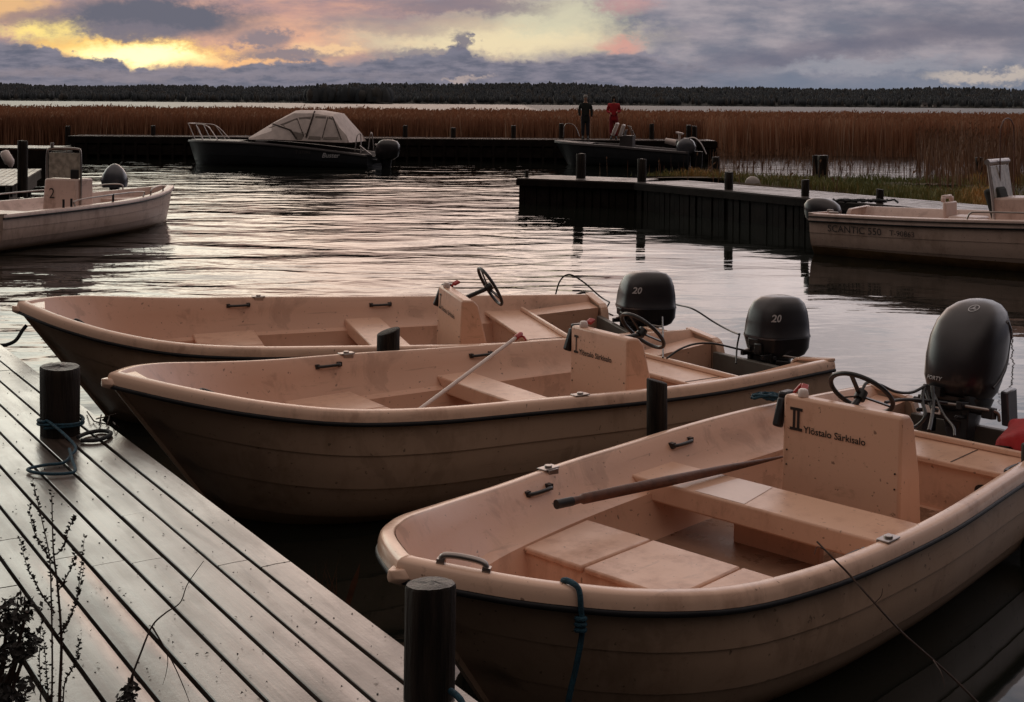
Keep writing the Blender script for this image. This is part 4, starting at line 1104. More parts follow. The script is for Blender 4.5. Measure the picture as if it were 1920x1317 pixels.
# ================================================================== FAR CANOPY BOAT
bwp = UY(353, 264, 49.0); stp = UY(704, 292, 47.6)
v_ = Vector((stp.x-bwp.x, stp.y-bwp.y, 0)); LC = v_.length; hc = math.atan2(v_.y, v_.x)
bc = thing('canopy_boat', 'dark motor boat with pale canvas canopy moored at the far dock', 'boat', (bwp.x, bwp.y, 0), (0, 0, hc))
SC = wedge_hull(bc, LC, [0, .10, .28, .55, .82, 1.02, 1.1, 1.1, 1.05], [.90, .90, .86, .72, .48], M['darkhull'], M['dkdeck'], M['dkdeck'], rake=.35, capw=.16, skirt=.06, floor=.35, ledge=.40, cut=.4, cutd=.08, strakes=3, keel=-.3, w0=.4)
# foredeck
mb = MB(); rows = []
for i in range(12):
    x = .15+i*.2; t = x/LC; rows.append([(x, y*(SC.b(t)-.12), SC.zg(t)+.04-.03*abs(y)) for y in (-1, -.5, 0, .5, 1)])
mb.grid(rows); mb.build('foredeck', M['dkdeck'], bc, smooth=60)
def Cl(px, py, yl=-1.0):
    best = min(((abs(CXP+FPX*w.x/w.y-px), x, w.y) for x, w in ((k*.04, Matrix.Rotation(hc, 3, 'Z') @ Vector((k*.04, yl, 0)) + Vector((bwp.x, bwp.y, 0))) for k in range(-10, 220))))
    return best[1], UY(px, py, best[2]).z
def canopy_ring(px_b, py_b, px_t, py_t, wb, wt, y_=-.9):
    xb, zb_ = Cl(px_b, py_b, -wb); xt, zt_ = Cl(px_t, py_t, -wt*.5)
    return (xb, zb_, xt, zt_, wb, wt)
# canopy profile: front sloping screen, roof, rear slope
prof_pts = [(467, 258), (512, 230), (555, 207), (592, 207), (627, 213)]
CP = [Cl(a, b, -.55) for a, b in prof_pts]
base = [Cl(a, b, -.95) for a, b in ((467, 262), (512, 262), (562, 264), (602, 266), (650, 268))]
mb = MB(); rows = []
wts = [.55, .66, .74, .78, .76]
for (xt, zt_), (xb, zb_), wt in zip(CP, base, wts):
    row = []
    wb = 1.0 if xb > 3 else SC.b(max(.05, xb/LC))-.12
    for sd in (-1, 1):
        side = [Vector((xb, sd*wb, zb_)), Vector((xb+(xt-xb)*.45, sd*(wb*.6+wt*.4+.03), zb_+(zt_-zb_)*.5)), Vector((xt, sd*wt, zb_+(zt_-zb_)*.9)), Vector((xt, sd*wt*.75, zb_+(zt_-zb_)*.985))]
        row += side if sd < 0 else [Vector((xt, 0, zt_))] + side[::-1]
    rows.append(row)
last = rows[-1]; xb = Cl(652, 268, -.95)[0]
mb.grid(rows); 
rear = [Vector((xb, p.y, base[-1][1])) for p in last]
mb.grid([last, [Vector(((a.x+b.x)/2+.1, a.y, (a.z+b.z)/2)) for a, b in zip(last, rear)], rear])
cnp = mb.build('canopy', M['canvas'], bc, smooth=25)
# windows of the canopy, set just outside its side
def onside(px, py, out=.012):
    # find the canopy side surface by ray casting
    w = UY(px, py, 40.0); o_ = Vector((0, 0, H)); d_ = (w-o_).normalized()
    Mi = (Matrix.Translation(bc.location) @ Matrix.Rotation(hc, 4, 'Z')).inverted()
    o2 = Mi @ o_; d2 = (Mi.to_3x3() @ d_)
    ok, loc, n, _ = cnp.ray_cast(o2, d2)
    if not ok: return None
    if n.dot(d2) > 0: n = -n
    return loc + n*out
bpy.context.view_layer.update()
def sidepoly(name, pts, mat):
    P = [onside(*p) for p in pts]
    if any(p is None for p in P): print('canopy miss', name, pts); P = [p for p in P if p is not None]
    if len(P) < 3: return
    mb = MB(); mb.add(P, [tuple(range(len(P)))]); return mb.build(name, mat, cnp, smooth=0, fixn=False)
sidepoly('window', [(503, 240), (528, 233), (556, 222), (571, 252), (566, 262), (556, 262), (545, 246)], M['clearwin'])
sidepoly('window', [(560, 221), (584, 219), (574, 255)], M['clearwin'])
sidepoly('window', [(592, 218), (612, 219), (601, 262), (578, 261)], M['clearwin'])
sidepoly('window', [(617, 219), (623, 222), (636, 262), (606, 262)], M['clearwin'])
def sidebar(name, a, b, r=.02, mat=None):
    P = [onside(a[0]+(b[0]-a[0])*i/6, a[1]+(b[1]-a[1])*i/6, .02) for i in range(7)]; P = [p for p in P if p is not None]
    if len(P) > 1: m_ = MB(); m_.tube(P, r, 6); m_.build(name, mat or M['trim'], cnp, smooth=60)
sidebar('canopy_seam', (590, 210), (574, 258), .03)
sidebar('canopy_seam', (512, 233), (545, 244)); sidebar('canopy_seam', (545, 244), (556, 260), .03)
sidebar('canopy_seam', (557, 222), (570, 256), .012); sidebar('canopy_seam', (615, 220), (604, 260), .012); sidebar('canopy_seam', (624, 220), (640, 262), .02)
# hull lettering, pulpit, arch posts
def Cside(x0, z0): return lambda u, v, d: Vector((x0+u, -(SC.side_y(x0+u, z0+v)+.03), z0+v))
x0 = Cl(606, 280, -1.05)[0]; zc_ = Cl(606, 280, -1.05)[1]
lettering('lettering', 'Buster', .24, Cside(x0, SC.zg(x0/LC)-.30), M['decal'], bc, shear=.3, bold=.003)
x0 = Cl(556, 278, -1.05)[0]
lettering('registration', 'T 37393', .17, Cside(x0, SC.zg(x0/LC)-.28), M['inkgrey'], bc)
mb = MB()
for sd in (-1, 1):
    for xa, za, xb_, zb_ in ((.45, .9, .15, 1.50), (.75, .9, .45, 1.46), (1.35, .9, .95, 1.42)):
        mb.tube([(xa, sd*.35, SC.zg(xa/LC)), (xb_, sd*.32, zb_)], .016, 6)
    mb.tube(cr([(.12, sd*.30, 1.52), (.45, sd*.34, 1.50), (.95, sd*.40, 1.42), (1.4, sd*.55, .95)], 4), .018, 6)
    mb.tube([(1.4, sd*.55, 1.06), (2.6, sd*.7, 1.05)], .014, 6)
mb.tube([(.12, -.30, 1.52), (.12, .30, 1.52)], .018, 6)
mb.build('bow_rail', M['alu'], bc, smooth=60)
xa = Cl(672, 262, -.8)[0]
mb = MB()
for sd in (-1, 1): mb.tube(cr([(xa-.1, sd*.8, .6), (xa-.02, sd*.8, 1.15), (xa+.08, sd*.7, 1.17), (xa+.12, sd*.8, .55)], 4), .022, 6)
mb.build('stern_rail', M['alu'], bc, smooth=60)
mb = MB(); mb.bar((Cl(676, 270, -.9)[0], -.95, .80), (Cl(697, 289, -.9)[0], -.95, .47), .05, .06); mb.bar((Cl(676, 270, -.9)[0], .95, .80), (Cl(697, 289, -.9)[0], .95, .47), .05, .06); mb.build('stern_coaming', M['alu'], bc, bevel=.01)
mt = thing('outboard_motor', 'black outboard on the stern of the far canopy boat', 'outboard motor', (0, 0, 0), (0, 0, hc))
pm = UY(727, 280, 47.4); mt.location = (pm.x, pm.y, 0)
mb = MB(); mb.loft([superring(c, 0, z, a, b, 2.8, 28) for z, a, b, c in ((.28, .30, .18, -.08), (.40, .42, .24, -.03), (.62, .46, .26, 0), (.82, .42, .25, .02), (.95, .32, .20, .02), (1.0, .18, .12, .0), (1.01, .03, .03, 0))]); mb.build('cowl', M['cowl'], mt, smooth=60)
mb = MB(); mb.loft([superring(-.05, 0, z, a, b, 2.4, 20) for z, a, b in ((-.6, .08, .03), (-.1, .14, .08), (.3, .22, .16))]); mb.box((-.40, 0, .22), (.35, .35, .12)); mb.build('drive_leg', M['black'], mt, smooth=50)

# ================================================================== FAR OPEN ALUMINIUM BOAT
bwp2 = UY(1040, 262, 51.0); stp2 = UY(1296, 283, 49.6)
v_ = Vector((stp2.x-bwp2.x, stp2.y-bwp2.y, 0)); LB = v_.length; hb = math.atan2(v_.y, v_.x)
bb = thing('aluminium_boat', 'dark grey open boat with two white backrests moored under the standing people', 'boat', (bwp2.x, bwp2.y, 0), (0, 0, hb))
SB = wedge_hull(bb, LB, [0, .10, .28, .55, .82, 1.0, 1.05, 1.05, 1.0], [.93, .86, .80, .70, .60], M['darkhull'], M['dkdeck'], M['dkdeck'], rake=.6, capw=.16, skirt=.07, floor=.3, ledge=.4, cut=.3, cutd=.1, strakes=3, keel=-.3, w0=.4)
mb = MB(); rows = []
for i in range(9):
    x = .15+i*.18; t = x/LB; rows.append([(x, y*(SB.b(t)-.12), SB.zg(t)+.03-.02*abs(y)) for y in (-1, 0, 1)])
mb.grid(rows); mb.build('foredeck', M['dkdeck'], bb, smooth=60)
def Bl(px, py, yl):
    best = min(((abs(CXP+FPX*w.x/w.y-px), x, w.y) for x, w in ((k*.04, Matrix.Rotation(hb, 3, 'Z') @ Vector((k*.04, yl, 0)) + Vector((bwp2.x, bwp2.y, 0))) for k in range(-10, 200))))
    return Vector((best[1], yl, UY(px, py, best[2]).z))
for (a, b, c_, d_) in ((1149, 255, 1158, 231), (1162, 256, 1170, 234)):
    pA, pB = Bl(a, b, -.35), Bl(c_, d_, -.35); mb = MB(); dd = pB-pA
    mb.box((pA+pB)/2, (dd.length, .40, .09), dd.to_track_quat('X', 'Z').to_matrix()); mb.build('seat_back', M['white'], bb, bevel=.03)
mb = MB(); pA = Bl(1178, 256, .2); mb.box((pA.x, .2, .85), (.5, .6, .6)); mb.box((pA.x-.1, .2, 1.2), (.02, .55, .35), (0, .3, 0)); mb.build('console', M['dkdeck'], bb, bevel=.03)
mb = MB(); 
for a, b in (((1178, 236), (1188, 258)), ((1183, 238), (1193, 258)), ((1176, 236), (1184, 238))): mb.tube([Bl(*a, -.3), Bl(*b, -.3)], .016, 6)
mb.tube(cr([Bl(1056, 258, .3), Bl(1058, 236, .3), Bl(1068, 232, .3), Bl(1080, 238, .3), Bl(1087, 256, .3)], 5), .016, 6); mb.build('grab_rail', M['steel'], bb, smooth=60)
mb = MB(); pA, pB = Bl(1247, 264, -.7), Bl(1268, 268, -.7); mb.tube([pA, pB], [.10, .12], 12); mb.build('fender', M['white'], bb, smooth=60)
mb = MB(); pA = Bl(1274, 250, .0); mb.box(pA, (.28, .2, .07), (0, .2, 0)); mb.tube([pA, pA-Vector((0, 0, .35))], .05, 8); mb.build('light_housing', M['white'], bb, bevel=.02)
mt = thing('outboard_motor', 'tilted grey outboard on the stern of the far open boat', 'outboard motor', (0, 0, 0), (0, 0, hb))
pm = UY(1300, 300, 49.3); mt.location = (pm.x, pm.y, 0)
tl = math.radians(35)
mb = MB(); rg = []
for z, a, b in ((0, .20, .18), (.12, .34, .24), (.35, .38, .26), (.55, .30, .22), (.66, .14, .12)):
    rg.append([Matrix.Rotation(-tl, 3, 'Y') @ Vector((p.x, p.y, p.z)) + Vector((-.1, 0, .48)) for p in superring(0, 0, z, a, b, 2.8, 24)])
mb.loft(rg); mb.build('cowl', M['cowl_grey'], mt, smooth=60)
mb = MB(); mb.tube(cr([Vector((-.45, 0, .88)), Vector((-.05, -.1, 1.12)), Vector((.25, -.1, .95)), Vector((.50, -.1, .5))], 5), .03, 6); mb.build('cowl_edge', M['alu'], mt, smooth=60)
mb = MB(); mb.loft([superring(.12, 0, z, a, b, 2.4, 20) for z, a, b in ((-.4, .10, .05), (.1, .22, .10), (.6, .24, .14))]); mb.build('drive_leg', M['black'], mt, smooth=50)
for a, b in ((1290, 236), (1300, 237)):
    pass

# ================================================================== FAR DOCK
FDZ = .90; YF = 53.0
fd_ = thing('long_dock', 'long dark dock running across the water in front of the reeds', 'dock', (0, YF, 0), (0, 0, 0))
xl, xr_ = UY(128, 265, YF).x, UY(1345, 265, YF).x
mb = MB(); rnd = []
n = int((xr_-xl)/.15)
for i in range(n):
    n0 = len(mb.f); mb.box((xl+(i+.5)*.15, 1.0, FDZ-.02), (.135, 2.2, .04)); rnd += [random.random()]*(len(mb.f)-n0)
o = mb.build('decking', M['deck2'], fd_, smooth=0); at = o.data.attributes.new('rnd', 'FLOAT', 'FACE')
for i, r_ in enumerate(rnd[:len(at.data)]): at.data[i].value = r_
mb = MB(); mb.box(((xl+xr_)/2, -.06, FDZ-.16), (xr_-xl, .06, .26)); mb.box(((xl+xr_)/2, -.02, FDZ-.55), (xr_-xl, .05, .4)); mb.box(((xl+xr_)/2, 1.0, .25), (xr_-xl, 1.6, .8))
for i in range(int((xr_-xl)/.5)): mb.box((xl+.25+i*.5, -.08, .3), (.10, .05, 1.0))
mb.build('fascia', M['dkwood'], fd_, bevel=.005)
sd2 = thing('side_dock', 'dark dock stretch at the far left in front of the reeds', 'dock', (0, 39.7, 0))
xa_, xb_ = UY(-150, 278, 39.7).x, UY(97, 278, 39.7).x
mb = MB(); rnd = []
for i in range(int((xb_-xa_)/.15)):
    n0 = len(mb.f); mb.box((xa_+(i+.5)*.15, 1.0, FDZ-.02), (.135, 2.2, .04)); rnd += [random.random()]*(len(mb.f)-n0)
o = mb.build('decking', M['deck2'], sd2, smooth=0); at = o.data.attributes.new('rnd', 'FLOAT', 'FACE')
for i, r_ in enumerate(rnd[:len(at.data)]): at.data[i].value = r_
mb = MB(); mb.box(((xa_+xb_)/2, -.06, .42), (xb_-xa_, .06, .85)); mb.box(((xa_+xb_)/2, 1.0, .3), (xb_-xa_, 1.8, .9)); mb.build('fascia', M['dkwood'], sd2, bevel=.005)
for px, yt, yb, Y, lb in ((127, 237, 262, 54.6, 'leftmost post on the long far dock'), (287, 236, 264, 54.6, 'post on the far dock just left of the canopy boat'), (760, 236, 263, 54.6, 'post on the far dock just right of the canopy boat outboard'),
                       (850, 240, 263, 54.6, 'post on the far dock, second right of the canopy boat'), (963, 236, 263, 54.6, 'post on the far dock in the middle of the open stretch'), (1053, 232, 264, 54.6, 'post on the far dock by the bow of the open boat'),
                       (1222, 233, 264, 54.6, 'post on the far dock between the open boat seats and its motor'), (1291, 235, 270, 52.3, 'left one of the paired posts behind the tilted outboard'), (1302, 237, 270, 52.3, 'right one of the paired posts behind the tilted outboard')):
    t_ = UY(px, yt, Y); round_post('mooring_post', lb, (t_.x, t_.y), .10, .3, t_.z, group='posts on the docks', n=12)
for px, yt, Y, r_, lb in ((1342, 295, 42, .12, 'post in the water left of the reedy gap'), (1543, 292, 43, .17, 'thick brown post standing at the reedy water'), (1837, 296, 40, .12, 'dark post in the grass at the far right'), (1528, 292, 43.5, .10, 'thin post close beside the thick brown one')):
    t_ = UY(px, yt, Y); round_post('shore_post', lb, (t_.x, t_.y), r_, -.5, t_.z, group='posts at the reedy shore', n=14)

# ================================================================== MIDDLE DOCK (right)
MZ = .62
seg = [U(970, 334, MZ), U(1190, 342, MZ), U(1360, 357, MZ), U(1493, 369.5, MZ), U(1700, 388, MZ)]
seg.append(seg[-1] + (seg[-1]-seg[-2])*.8)
md = thing('plank_dock', 'dark dock with vertical planks on its side, crossing from the centre to the right', 'dock', (seg[0].x, seg[0].y, 0))
rnd = []; mbD = MB(); mbF = MB()
for a, b in zip(seg, seg[1:]):
    d = b-a; d.z = 0; ln = d.length; d.normalize(); nn = Vector((-d.y, d.x, 0)); nn = nn if nn.y > 0 else -nn
    an = math.atan2(d.y, d.x)
    for k in range(11):
        n0 = len(mbD.f); c_ = a - md.location + d*ln/2 + nn*(.07+k*.145); mbD.box((c_.x, c_.y, MZ-.015+random.uniform(-.002, .002)), (ln+.02, .132, .03), (0, 0, an)); rnd += [random.random()]*(len(mbD.f)-n0)
    c_ = a - md.location + d*ln/2 + nn*.80; mbF.box((c_.x, c_.y, .1), (ln, 1.4, .75), (0, 0, an))
    c_ = a - md.location + d*ln/2 + nn*.0; mbF.box((c_.x, c_.y, MZ-.10), (ln+.03, .07, .14), (0, 0, an))
    x = .1
    while x < ln:
        w_ = random.uniform(.12, .17); c_ = a - md.location + d*x + nn*(.06+random.uniform(0, .02)); mbF.box((c_.x, c_.y, .13), (w_, .03, .70+random.uniform(-.05, .05)), (0, 0, an)); x += w_+random.choice((.01, .015, .05))
o = mbD.build('decking', M['deck2'], md, smooth=0); at = o.data.attributes.new('rnd', 'FLOAT', 'FACE')
for i, r_ in enumerate(rnd[:len(at.data)]): at.data[i].value = r_
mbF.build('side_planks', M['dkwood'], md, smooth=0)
for px, yt, yb, w_, lb in ((988, 320, 336, 7, 'short thin post at the outer end of the middle dock'), (1089, 289, 338, 18, 'tallest post on the middle dock, near its outer end'), (1203, 299, 345, 17, 'pale-topped post on the middle dock, third from its outer end'),
                       (1366, 323, 360, 16, 'post on the middle dock left of the grass'), (1509, 338, 372, 15, 'post on the middle dock beside the right boat motor'), (1649, 356, 386, 14, 'post on the middle dock behind the right-hand boat')):
    base_ = U(px, yb-3, MZ); Y = base_.y + w_*.5/FPX*base_.y + .12
    t_ = UY(px, yt, Y); rp = round_post('mooring_post', lb, (t_.x, Y), w_/2/FPX*Y, -.6, t_.z, group='posts on the docks', n=16)
# rope heap by the last post
mb = MB(); c0 = U(1640, 383, MZ+.02); P = []
for i in range(46): a = i*.55; P.append(c0+Vector((math.cos(a)*.22-i*.018+.2, math.sin(a)*.12, .03+.05*abs(math.sin(i*1.3)))))
mb.tube(P, .02, 6); tag(mb.build('rope_heap', M['dark_rope'], smooth=60), 'dark rope heap on the middle dock behind the right-hand boat', 'rope')
mb = MB(); c0 = U(1417, 346, MZ)+Vector((0, .4, .0)); rows = []
for i in range(7):
    f = i/6; rows.append([c0+Vector((math.cos(2*PI*j/12)*.16*math.sin(f*PI/2)*(1+.2*math.sin(3*j)), math.sin(2*PI*j/12)*.12*math.sin(f*PI/2), .16*math.cos(f*PI/2))) for j in range(12)])
mb.grid(rows, wrap=True); tag(mb.build('stone', M['wallw'], smooth=60), 'pale stone lying at the edge of the grass by the middle dock', 'stone')

# ================================================================== PEOPLE
def person(label, px, ytop, foot_z, joints, head_r, mats, hair, face):
    Y = YF+.75; t_ = UY(px, ytop, Y)
    r = thing('person', label, 'person', (t_.x, Y, foot_z))
    Ht = t_.z-foot_z; s = Ht/1.75
    def skin_mesh(nm, verts, edges, rad, mat, par):
        me = bpy.data.meshes.new(nm); me.from_pydata([(x*s, y*s, z*s) for x, y, z in verts], edges, [])
        o = bpy.data.objects.new(nm, me); col.objects.link(o); o.parent = par
        md_ = o.modifiers.new('skin', 'SKIN'); 
        for i, rr in enumerate(rad): me.skin_vertices[0].data[i].radius = (rr[0]*s, rr[1]*s)
        me.skin_vertices[0].data[0].use_root = True
        md_.use_smooth_shade = True
        sb = o.modifiers.new('sub', 'SUBSURF'); sb.levels = 2; sb.render_levels = 2
        me.materials.append(mat); return o
    J = joints
    V = [(0, 0, .93), (0, 0, 1.12), (0, 0, 1.34), (0, 0, 1.46), (0, -.01, 1.53), (0, -.015, 1.62), (0, -.01, 1.70)]
    Rr = [(.10, .08), (.11, .085), (.13, .09), (.07, .06), (.05, .05), (.078, .092), (.06, .07)]
    Ed = [(0, 1), (1, 2), (2, 3), (3, 4), (4, 5), (5, 6)]
    def add(par, p, rr): V.append(p); Rr.append(rr); Ed.append((par, len(V)-1)); return len(V)-1
    for sd in (-1, 1):
        h = add(0, (sd*.09, 0, .84), (.085, .09)); k = add(h, (sd*.095, J.get('knee', 0), .48), (.055, .06)); a = add(k, (sd*.10, .02, .09), (.038, .042)); add(a, (sd*.11, -.12, .03), (.04, .03))
    for sd in (-1, 1):
        e, w = J['arms'][0 if sd < 0 else 1]
        sh = add(2, (sd*.19, 0, 1.38), (.055, .055)); el = add(sh, e, (.042, .042)); wr = add(el, w, (.03, .03)); add(wr, (w[0], w[1]-.04, w[2]-.06) if w[2] < 1.2 else (w[0]*.9, w[1]-.02, w[2]+.07), (.032, .02))
    body = skin_mesh('body', V, Ed, Rr, M['skin'], r)
    # jacket
    V2 = [(0, 0, J.get('hem', .76)), (0, 0, 1.12), (0, 0, 1.34), (0, 0, 1.45)]; R2 = [(.175, .135), (.165, .13), (.185, .13), (.085, .08)]; E2 = [(0, 1), (1, 2), (2, 3)]
    for sd in (-1, 1):
        e, w = J['arms'][0 if sd < 0 else 1]
        V2.append((sd*.19, 0, 1.39)); R2.append((.075, .075)); E2.append((2, len(V2)-1)); V2.append(e); R2.append((.062, .062)); E2.append((len(V2)-2, len(V2)-1)); V2.append(tuple(e[i]+(w[i]-e[i])*.92 for i in range(3))); R2.append((.047, .047)); E2.append((len(V2)-2, len(V2)-1))
    skin_mesh('jacket', V2, E2, R2, mats[0], r)
    V3 = [(0, 0, 1.10)]; R3 = [(.15, .115)]; E3 = []
    for sd in (-1, 1):
        V3 += [(sd*.09, 0, .84), (sd*.095, J.get('knee', 0), .48), (sd*.10, .015, .12)]; R3 += [(.10, .11), (.075, .08), (.06, .065)]; n = len(V3); E3 += [(0, n-3), (n-3, n-2), (n-2, n-1)]
    skin_mesh('trousers', V3, E3, R3, mats[1], r)
    for sd in (-1, 1):
        mb = MB(); mb.loft([superring(sd*.10*s, (-.05)*s, z*s, a*s, b*s, 2.4, 14) for z, a, b in ((0, .05, .13), (.04, .05, .13), (.08, .045, .09), (.14, .045, .055))]); mb.build('shoe', M['black'], r, smooth=60)
    mb = MB(); mb.loft([superring(0, .012*s, z*s, a*s, b*s, 2, 18) for z, a, b in hair[1]]); mb.build('hair', hair[0], r, smooth=60)
    return r
pf = FDZ
person('person in dark coat and dark trousers standing on the far dock', 1098, 179, pf, dict(hem=.62, arms=[((-.25, .0, 1.14), (-.22, -.06, .90)), ((.25, .02, 1.12), (.24, -.02, .86))]), .1, (M['cloth_dark'], M['cloth_navy']),
       (M['hair_grey'], [(1.60, .07, .06), (1.66, .092, .10), (1.71, .09, .10), (1.76, .065, .075), (1.775, .02, .02)]), 0)
person('person in red jacket and dark red trousers standing on the far dock', 1151, 180, pf, dict(hem=.70, arms=[((-.26, .03, 1.13), (-.12, -.16, 1.05)), ((.26, .03, 1.13), (.10, -.18, 1.10))]), .1, (M['cloth_red'], M['cloth_dred']),
       (M['hair_dark'], [(1.42, .08, .05), (1.50, .10, .07), (1.60, .10, .09), (1.68, .10, .11), (1.74, .075, .085), (1.77, .02, .02)]), 0)

# ================================================================== LAND, REEDS, GRASS
def np_mesh(name, V, F, mat, attr=None):
    me = bpy.data.meshes.new(name); V = np.asarray(V, np.float32); F = np.asarray(F, np.int32)
    me.vertices.add(len(V)); me.vertices.foreach_set('co', V.ravel())
    k = F.shape[1]; me.loops.add(F.size); me.loops.foreach_set('vertex_index', F.ravel())
    me.polygons.add(len(F)); me.polygons.foreach_set('loop_start', np.arange(0, F.size, k, dtype=np.int32))
    try: me.polygons.foreach_set('loop_total', np.full(len(F), k, np.int32))
    except Exception: pass
    me.update(); me.validate()
    if attr is not None:
        a = me.attributes.new('rnd', 'FLOAT', 'POINT'); a.data.foreach_set('value', np.asarray(attr, np.float32))
    me.materials.append(mat); o = bpy.data.objects.new(name, me); col.objects.link(o); return o
def blade_mat(name, cols, rough=.7):
    m, nt, b = newmat(name); E.nt = nt
    at = nt.nodes.new('ShaderNodeAttribute'); at.attribute_name = 'rnd'
    rp = nt.nodes.new('ShaderNodeValToRGB'); lk(nt, at.outputs['Fac'], rp.inputs[0])
    el = rp.color_ramp.elements
    for i, (p, c) in enumerate(cols):
        e = el[i] if i < 2 else el.new(p)
        e.position = p; e.color = (*c, 1)
    lk(nt, rp.outputs[0], b.inputs['Base Color']); b.inputs['Roughness'].default_value = rough
    return m
M['reed'] = blade_mat('dry_reed', [(0, (.24, .105, .056)), (.5, (.38, .18, .10)), (.9, (.50, .27, .16)), (1, (.60, .42, .30))])
M['grassb'] = blade_mat('autumn_grass', [(0, (.10, .125, .03)), (.45, (.20, .18, .05)), (.8, (.42, .22, .07)), (1, (.60, .33, .10))])
M['reedsp'] = blade_mat('sparse_reed', [(0, (.12, .05, .025)), (.6, (.20, .10, .055)), (1, (.32, .18, .11))])
def blades(name, P, Hh, W, lean, mat, rnd_, plume=None):
    """P (n,3) bases; builds bent 2-segment blades"""
    n = len(P); a = rng.uniform(0, 2*PI, n); dx, dy = np.cos(a), np.sin(a)
    la = rng.uniform(0, 2*PI, n); lx, ly = np.cos(la)*lean*Hh, np.sin(la)*lean*Hh*.6
    V = np.zeros((n, 6, 3)); w = W/2
    for j, (f, wf) in enumerate(((0, .8), (.6, 1.0), (1.0, .25))):
        cx_, cy_ = P[:, 0]+lx*f*f, P[:, 1]+ly*f*f; cz = P[:, 2]+Hh*f
        V[:, j*2, 0] = cx_-dx*w*wf; V[:, j*2, 1] = cy_-dy*w*wf; V[:, j*2, 2] = cz
        V[:, j*2+1, 0] = cx_+dx*w*wf; V[:, j*2+1, 1] = cy_+dy*w*wf; V[:, j*2+1, 2] = cz
    b_ = (np.arange(n)*6)[:, None]
    F = np.concatenate([b_+np.array([[0, 1, 3, 2]]), b_+np.array([[2, 3, 5, 4]])])
    V = V.reshape(-1, 3); at = np.repeat(rnd_, 6)
    if plume is not None:
        k = plume; m_ = len(k); tx = P[k, 0]+lx[k]; ty = P[k, 1]+ly[k]; tz = P[k, 2]+Hh[k]
        PV = np.zeros((m_, 4, 3)); pw = rng.uniform(.02, .04, m_); ph = rng.uniform(.10, .20, m_); sl = rng.uniform(-.08, .12, m_)
        PV[:, 0] = np.stack([tx, ty, tz-ph*.4], 1); PV[:, 1] = np.stack([tx+pw+sl*.4, ty, tz+ph*.1], 1); PV[:, 2] = np.stack([tx+sl, ty, tz+ph*.6], 1); PV[:, 3] = np.stack([tx-pw+sl*.4, ty, tz+ph*.1], 1)
        o = len(V); V = np.concatenate([V, PV.reshape(-1, 3)]); F = np.concatenate([F, (np.arange(m_)*4)[:, None]+np.array([[0, 1, 2, 3]])+o]); at = np.concatenate([at, np.repeat(rng.uniform(.3, 1, m_), 4)])
    return np_mesh(name, V, F, mat, at)
# ---- dense reed bed behind the far dock
n = 90000
Y = 56 + 20*rng.random(n)**1.5; X = rng.uniform(-.46, .46, n)*Y
clump = np.sin(X*.9+Y*.3)+np.sin(X*.37-Y*.8+2)+np.sin(X*2.1+1)
far_ = np.clip((Y-56)/20, 0, 1)
Hh = 1.87+.03*clump+rng.normal(0, .06, n) - .15*(1-far_)*rng.random(n) + .05*far_
edge = UY(1330, 300, 60).x
# on the right the bed starts farther off, leaving open water in front
keep = ~((X > 8.3) & (Y < 60.5+.6*np.sin(X*1.7)))
P = np.stack([X, Y, np.full(n, -.05)], 1)[keep]; Hh = Hh[keep]; Xk = X[keep]; rr = np.clip(.32+.28*np.clip((Xk+6)/14, 0, 1)+.10*clump[keep]+rng.normal(0, .2, len(Xk)), 0, 1)
rb = blades('reed_bed', P, Hh, rng.uniform(.02, .05, len(P)), .07, M['reed'], rr, plume=rng.choice(len(P), 34000, replace=False))
tag(rb, 'dense rust-brown reed bed across the whole bay behind the far dock', 'reeds', kind='stuff')
# ---- shore behind the middle dock
m, nt, b_ = newmat('shore_soil'); E.nt = nt
lk(nt, mixc(sstep(noise(objco(), .8, 6, .6), .35, .65), (.035, .026, .012), (.085, .055, .03)), b_.inputs['Base Color']); b_.inputs['Roughness'].default_value = .9
bumpn(noise(objco(), 6, 5, .6), .6, .05, b_); M['soil'] = m
shore_poly = [U(1170, 331, .15), U(1300, 333, .15), U(1400, 345, .15), U(1600, 365, .15), U(1720, 385, .15), Vector((12, 21, .1)), Vector((22, 22, .1)), Vector((24, 37, .15)), U(1920, 338, .15), U(1750, 342, .15), U(1560, 342, .15), U(1400, 336, .15), U(1290, 330, .15)]
import bmesh
cxy = sum((Vector((p.x, p.y, 0)) for p in shore_poly), Vector())/len(shore_poly)
NP_ = 64; loop = []
for i in range(len(shore_poly)):
    a, b2_ = shore_poly[i], shore_poly[(i+1) % len(shore_poly)]
    for k in range(6): loop.append(a.lerp(b2_, k/6))
mb = MB(); rows = []
for f, z in ((1.06, -.35), (1.0, .02), (.94, .13), (.8, .2), (.5, .24), (.1, .26)):
    rows.append([Vector((cxy.x+(p.x-cxy.x)*f, cxy.y+(p.y-cxy.y)*f, z+.02*math.sin(p.x*2+p.y+f*9))) for p in loop])
mb.grid(rows, wrap=True); sh_o = mb.build('shore_ground', M['soil'], smooth=80); tag(sh_o, kind='structure')
def in_poly(X, Y, poly):
    inside = np.zeros(len(X), bool); j = len(poly)-1
    for i in range(len(poly)):
        xi, yi, xj, yj = poly[i].x, poly[i].y, poly[j].x, poly[j].y
        c = ((yi > Y) != (yj > Y)) & (X < (xj-xi)*(Y-yi)/(yj-yi+1e-12)+xi); inside ^= c; j = i
    return inside
n = 120000
X = rng.uniform(3, 22, n); Y = rng.uniform(22, 43, n); k = in_poly(X, Y, shore_poly) & (X/Y < .45); X, Y = X[k], Y[k]
patch = np.sin(X*.8+1)+np.sin(Y*.7+X*.5)+.6*np.sin(X*2.3+Y*1.9)
pxs = X/Y*FPX+CXP
green = np.clip(1-np.abs(pxs-1640)/170, 0, 1)
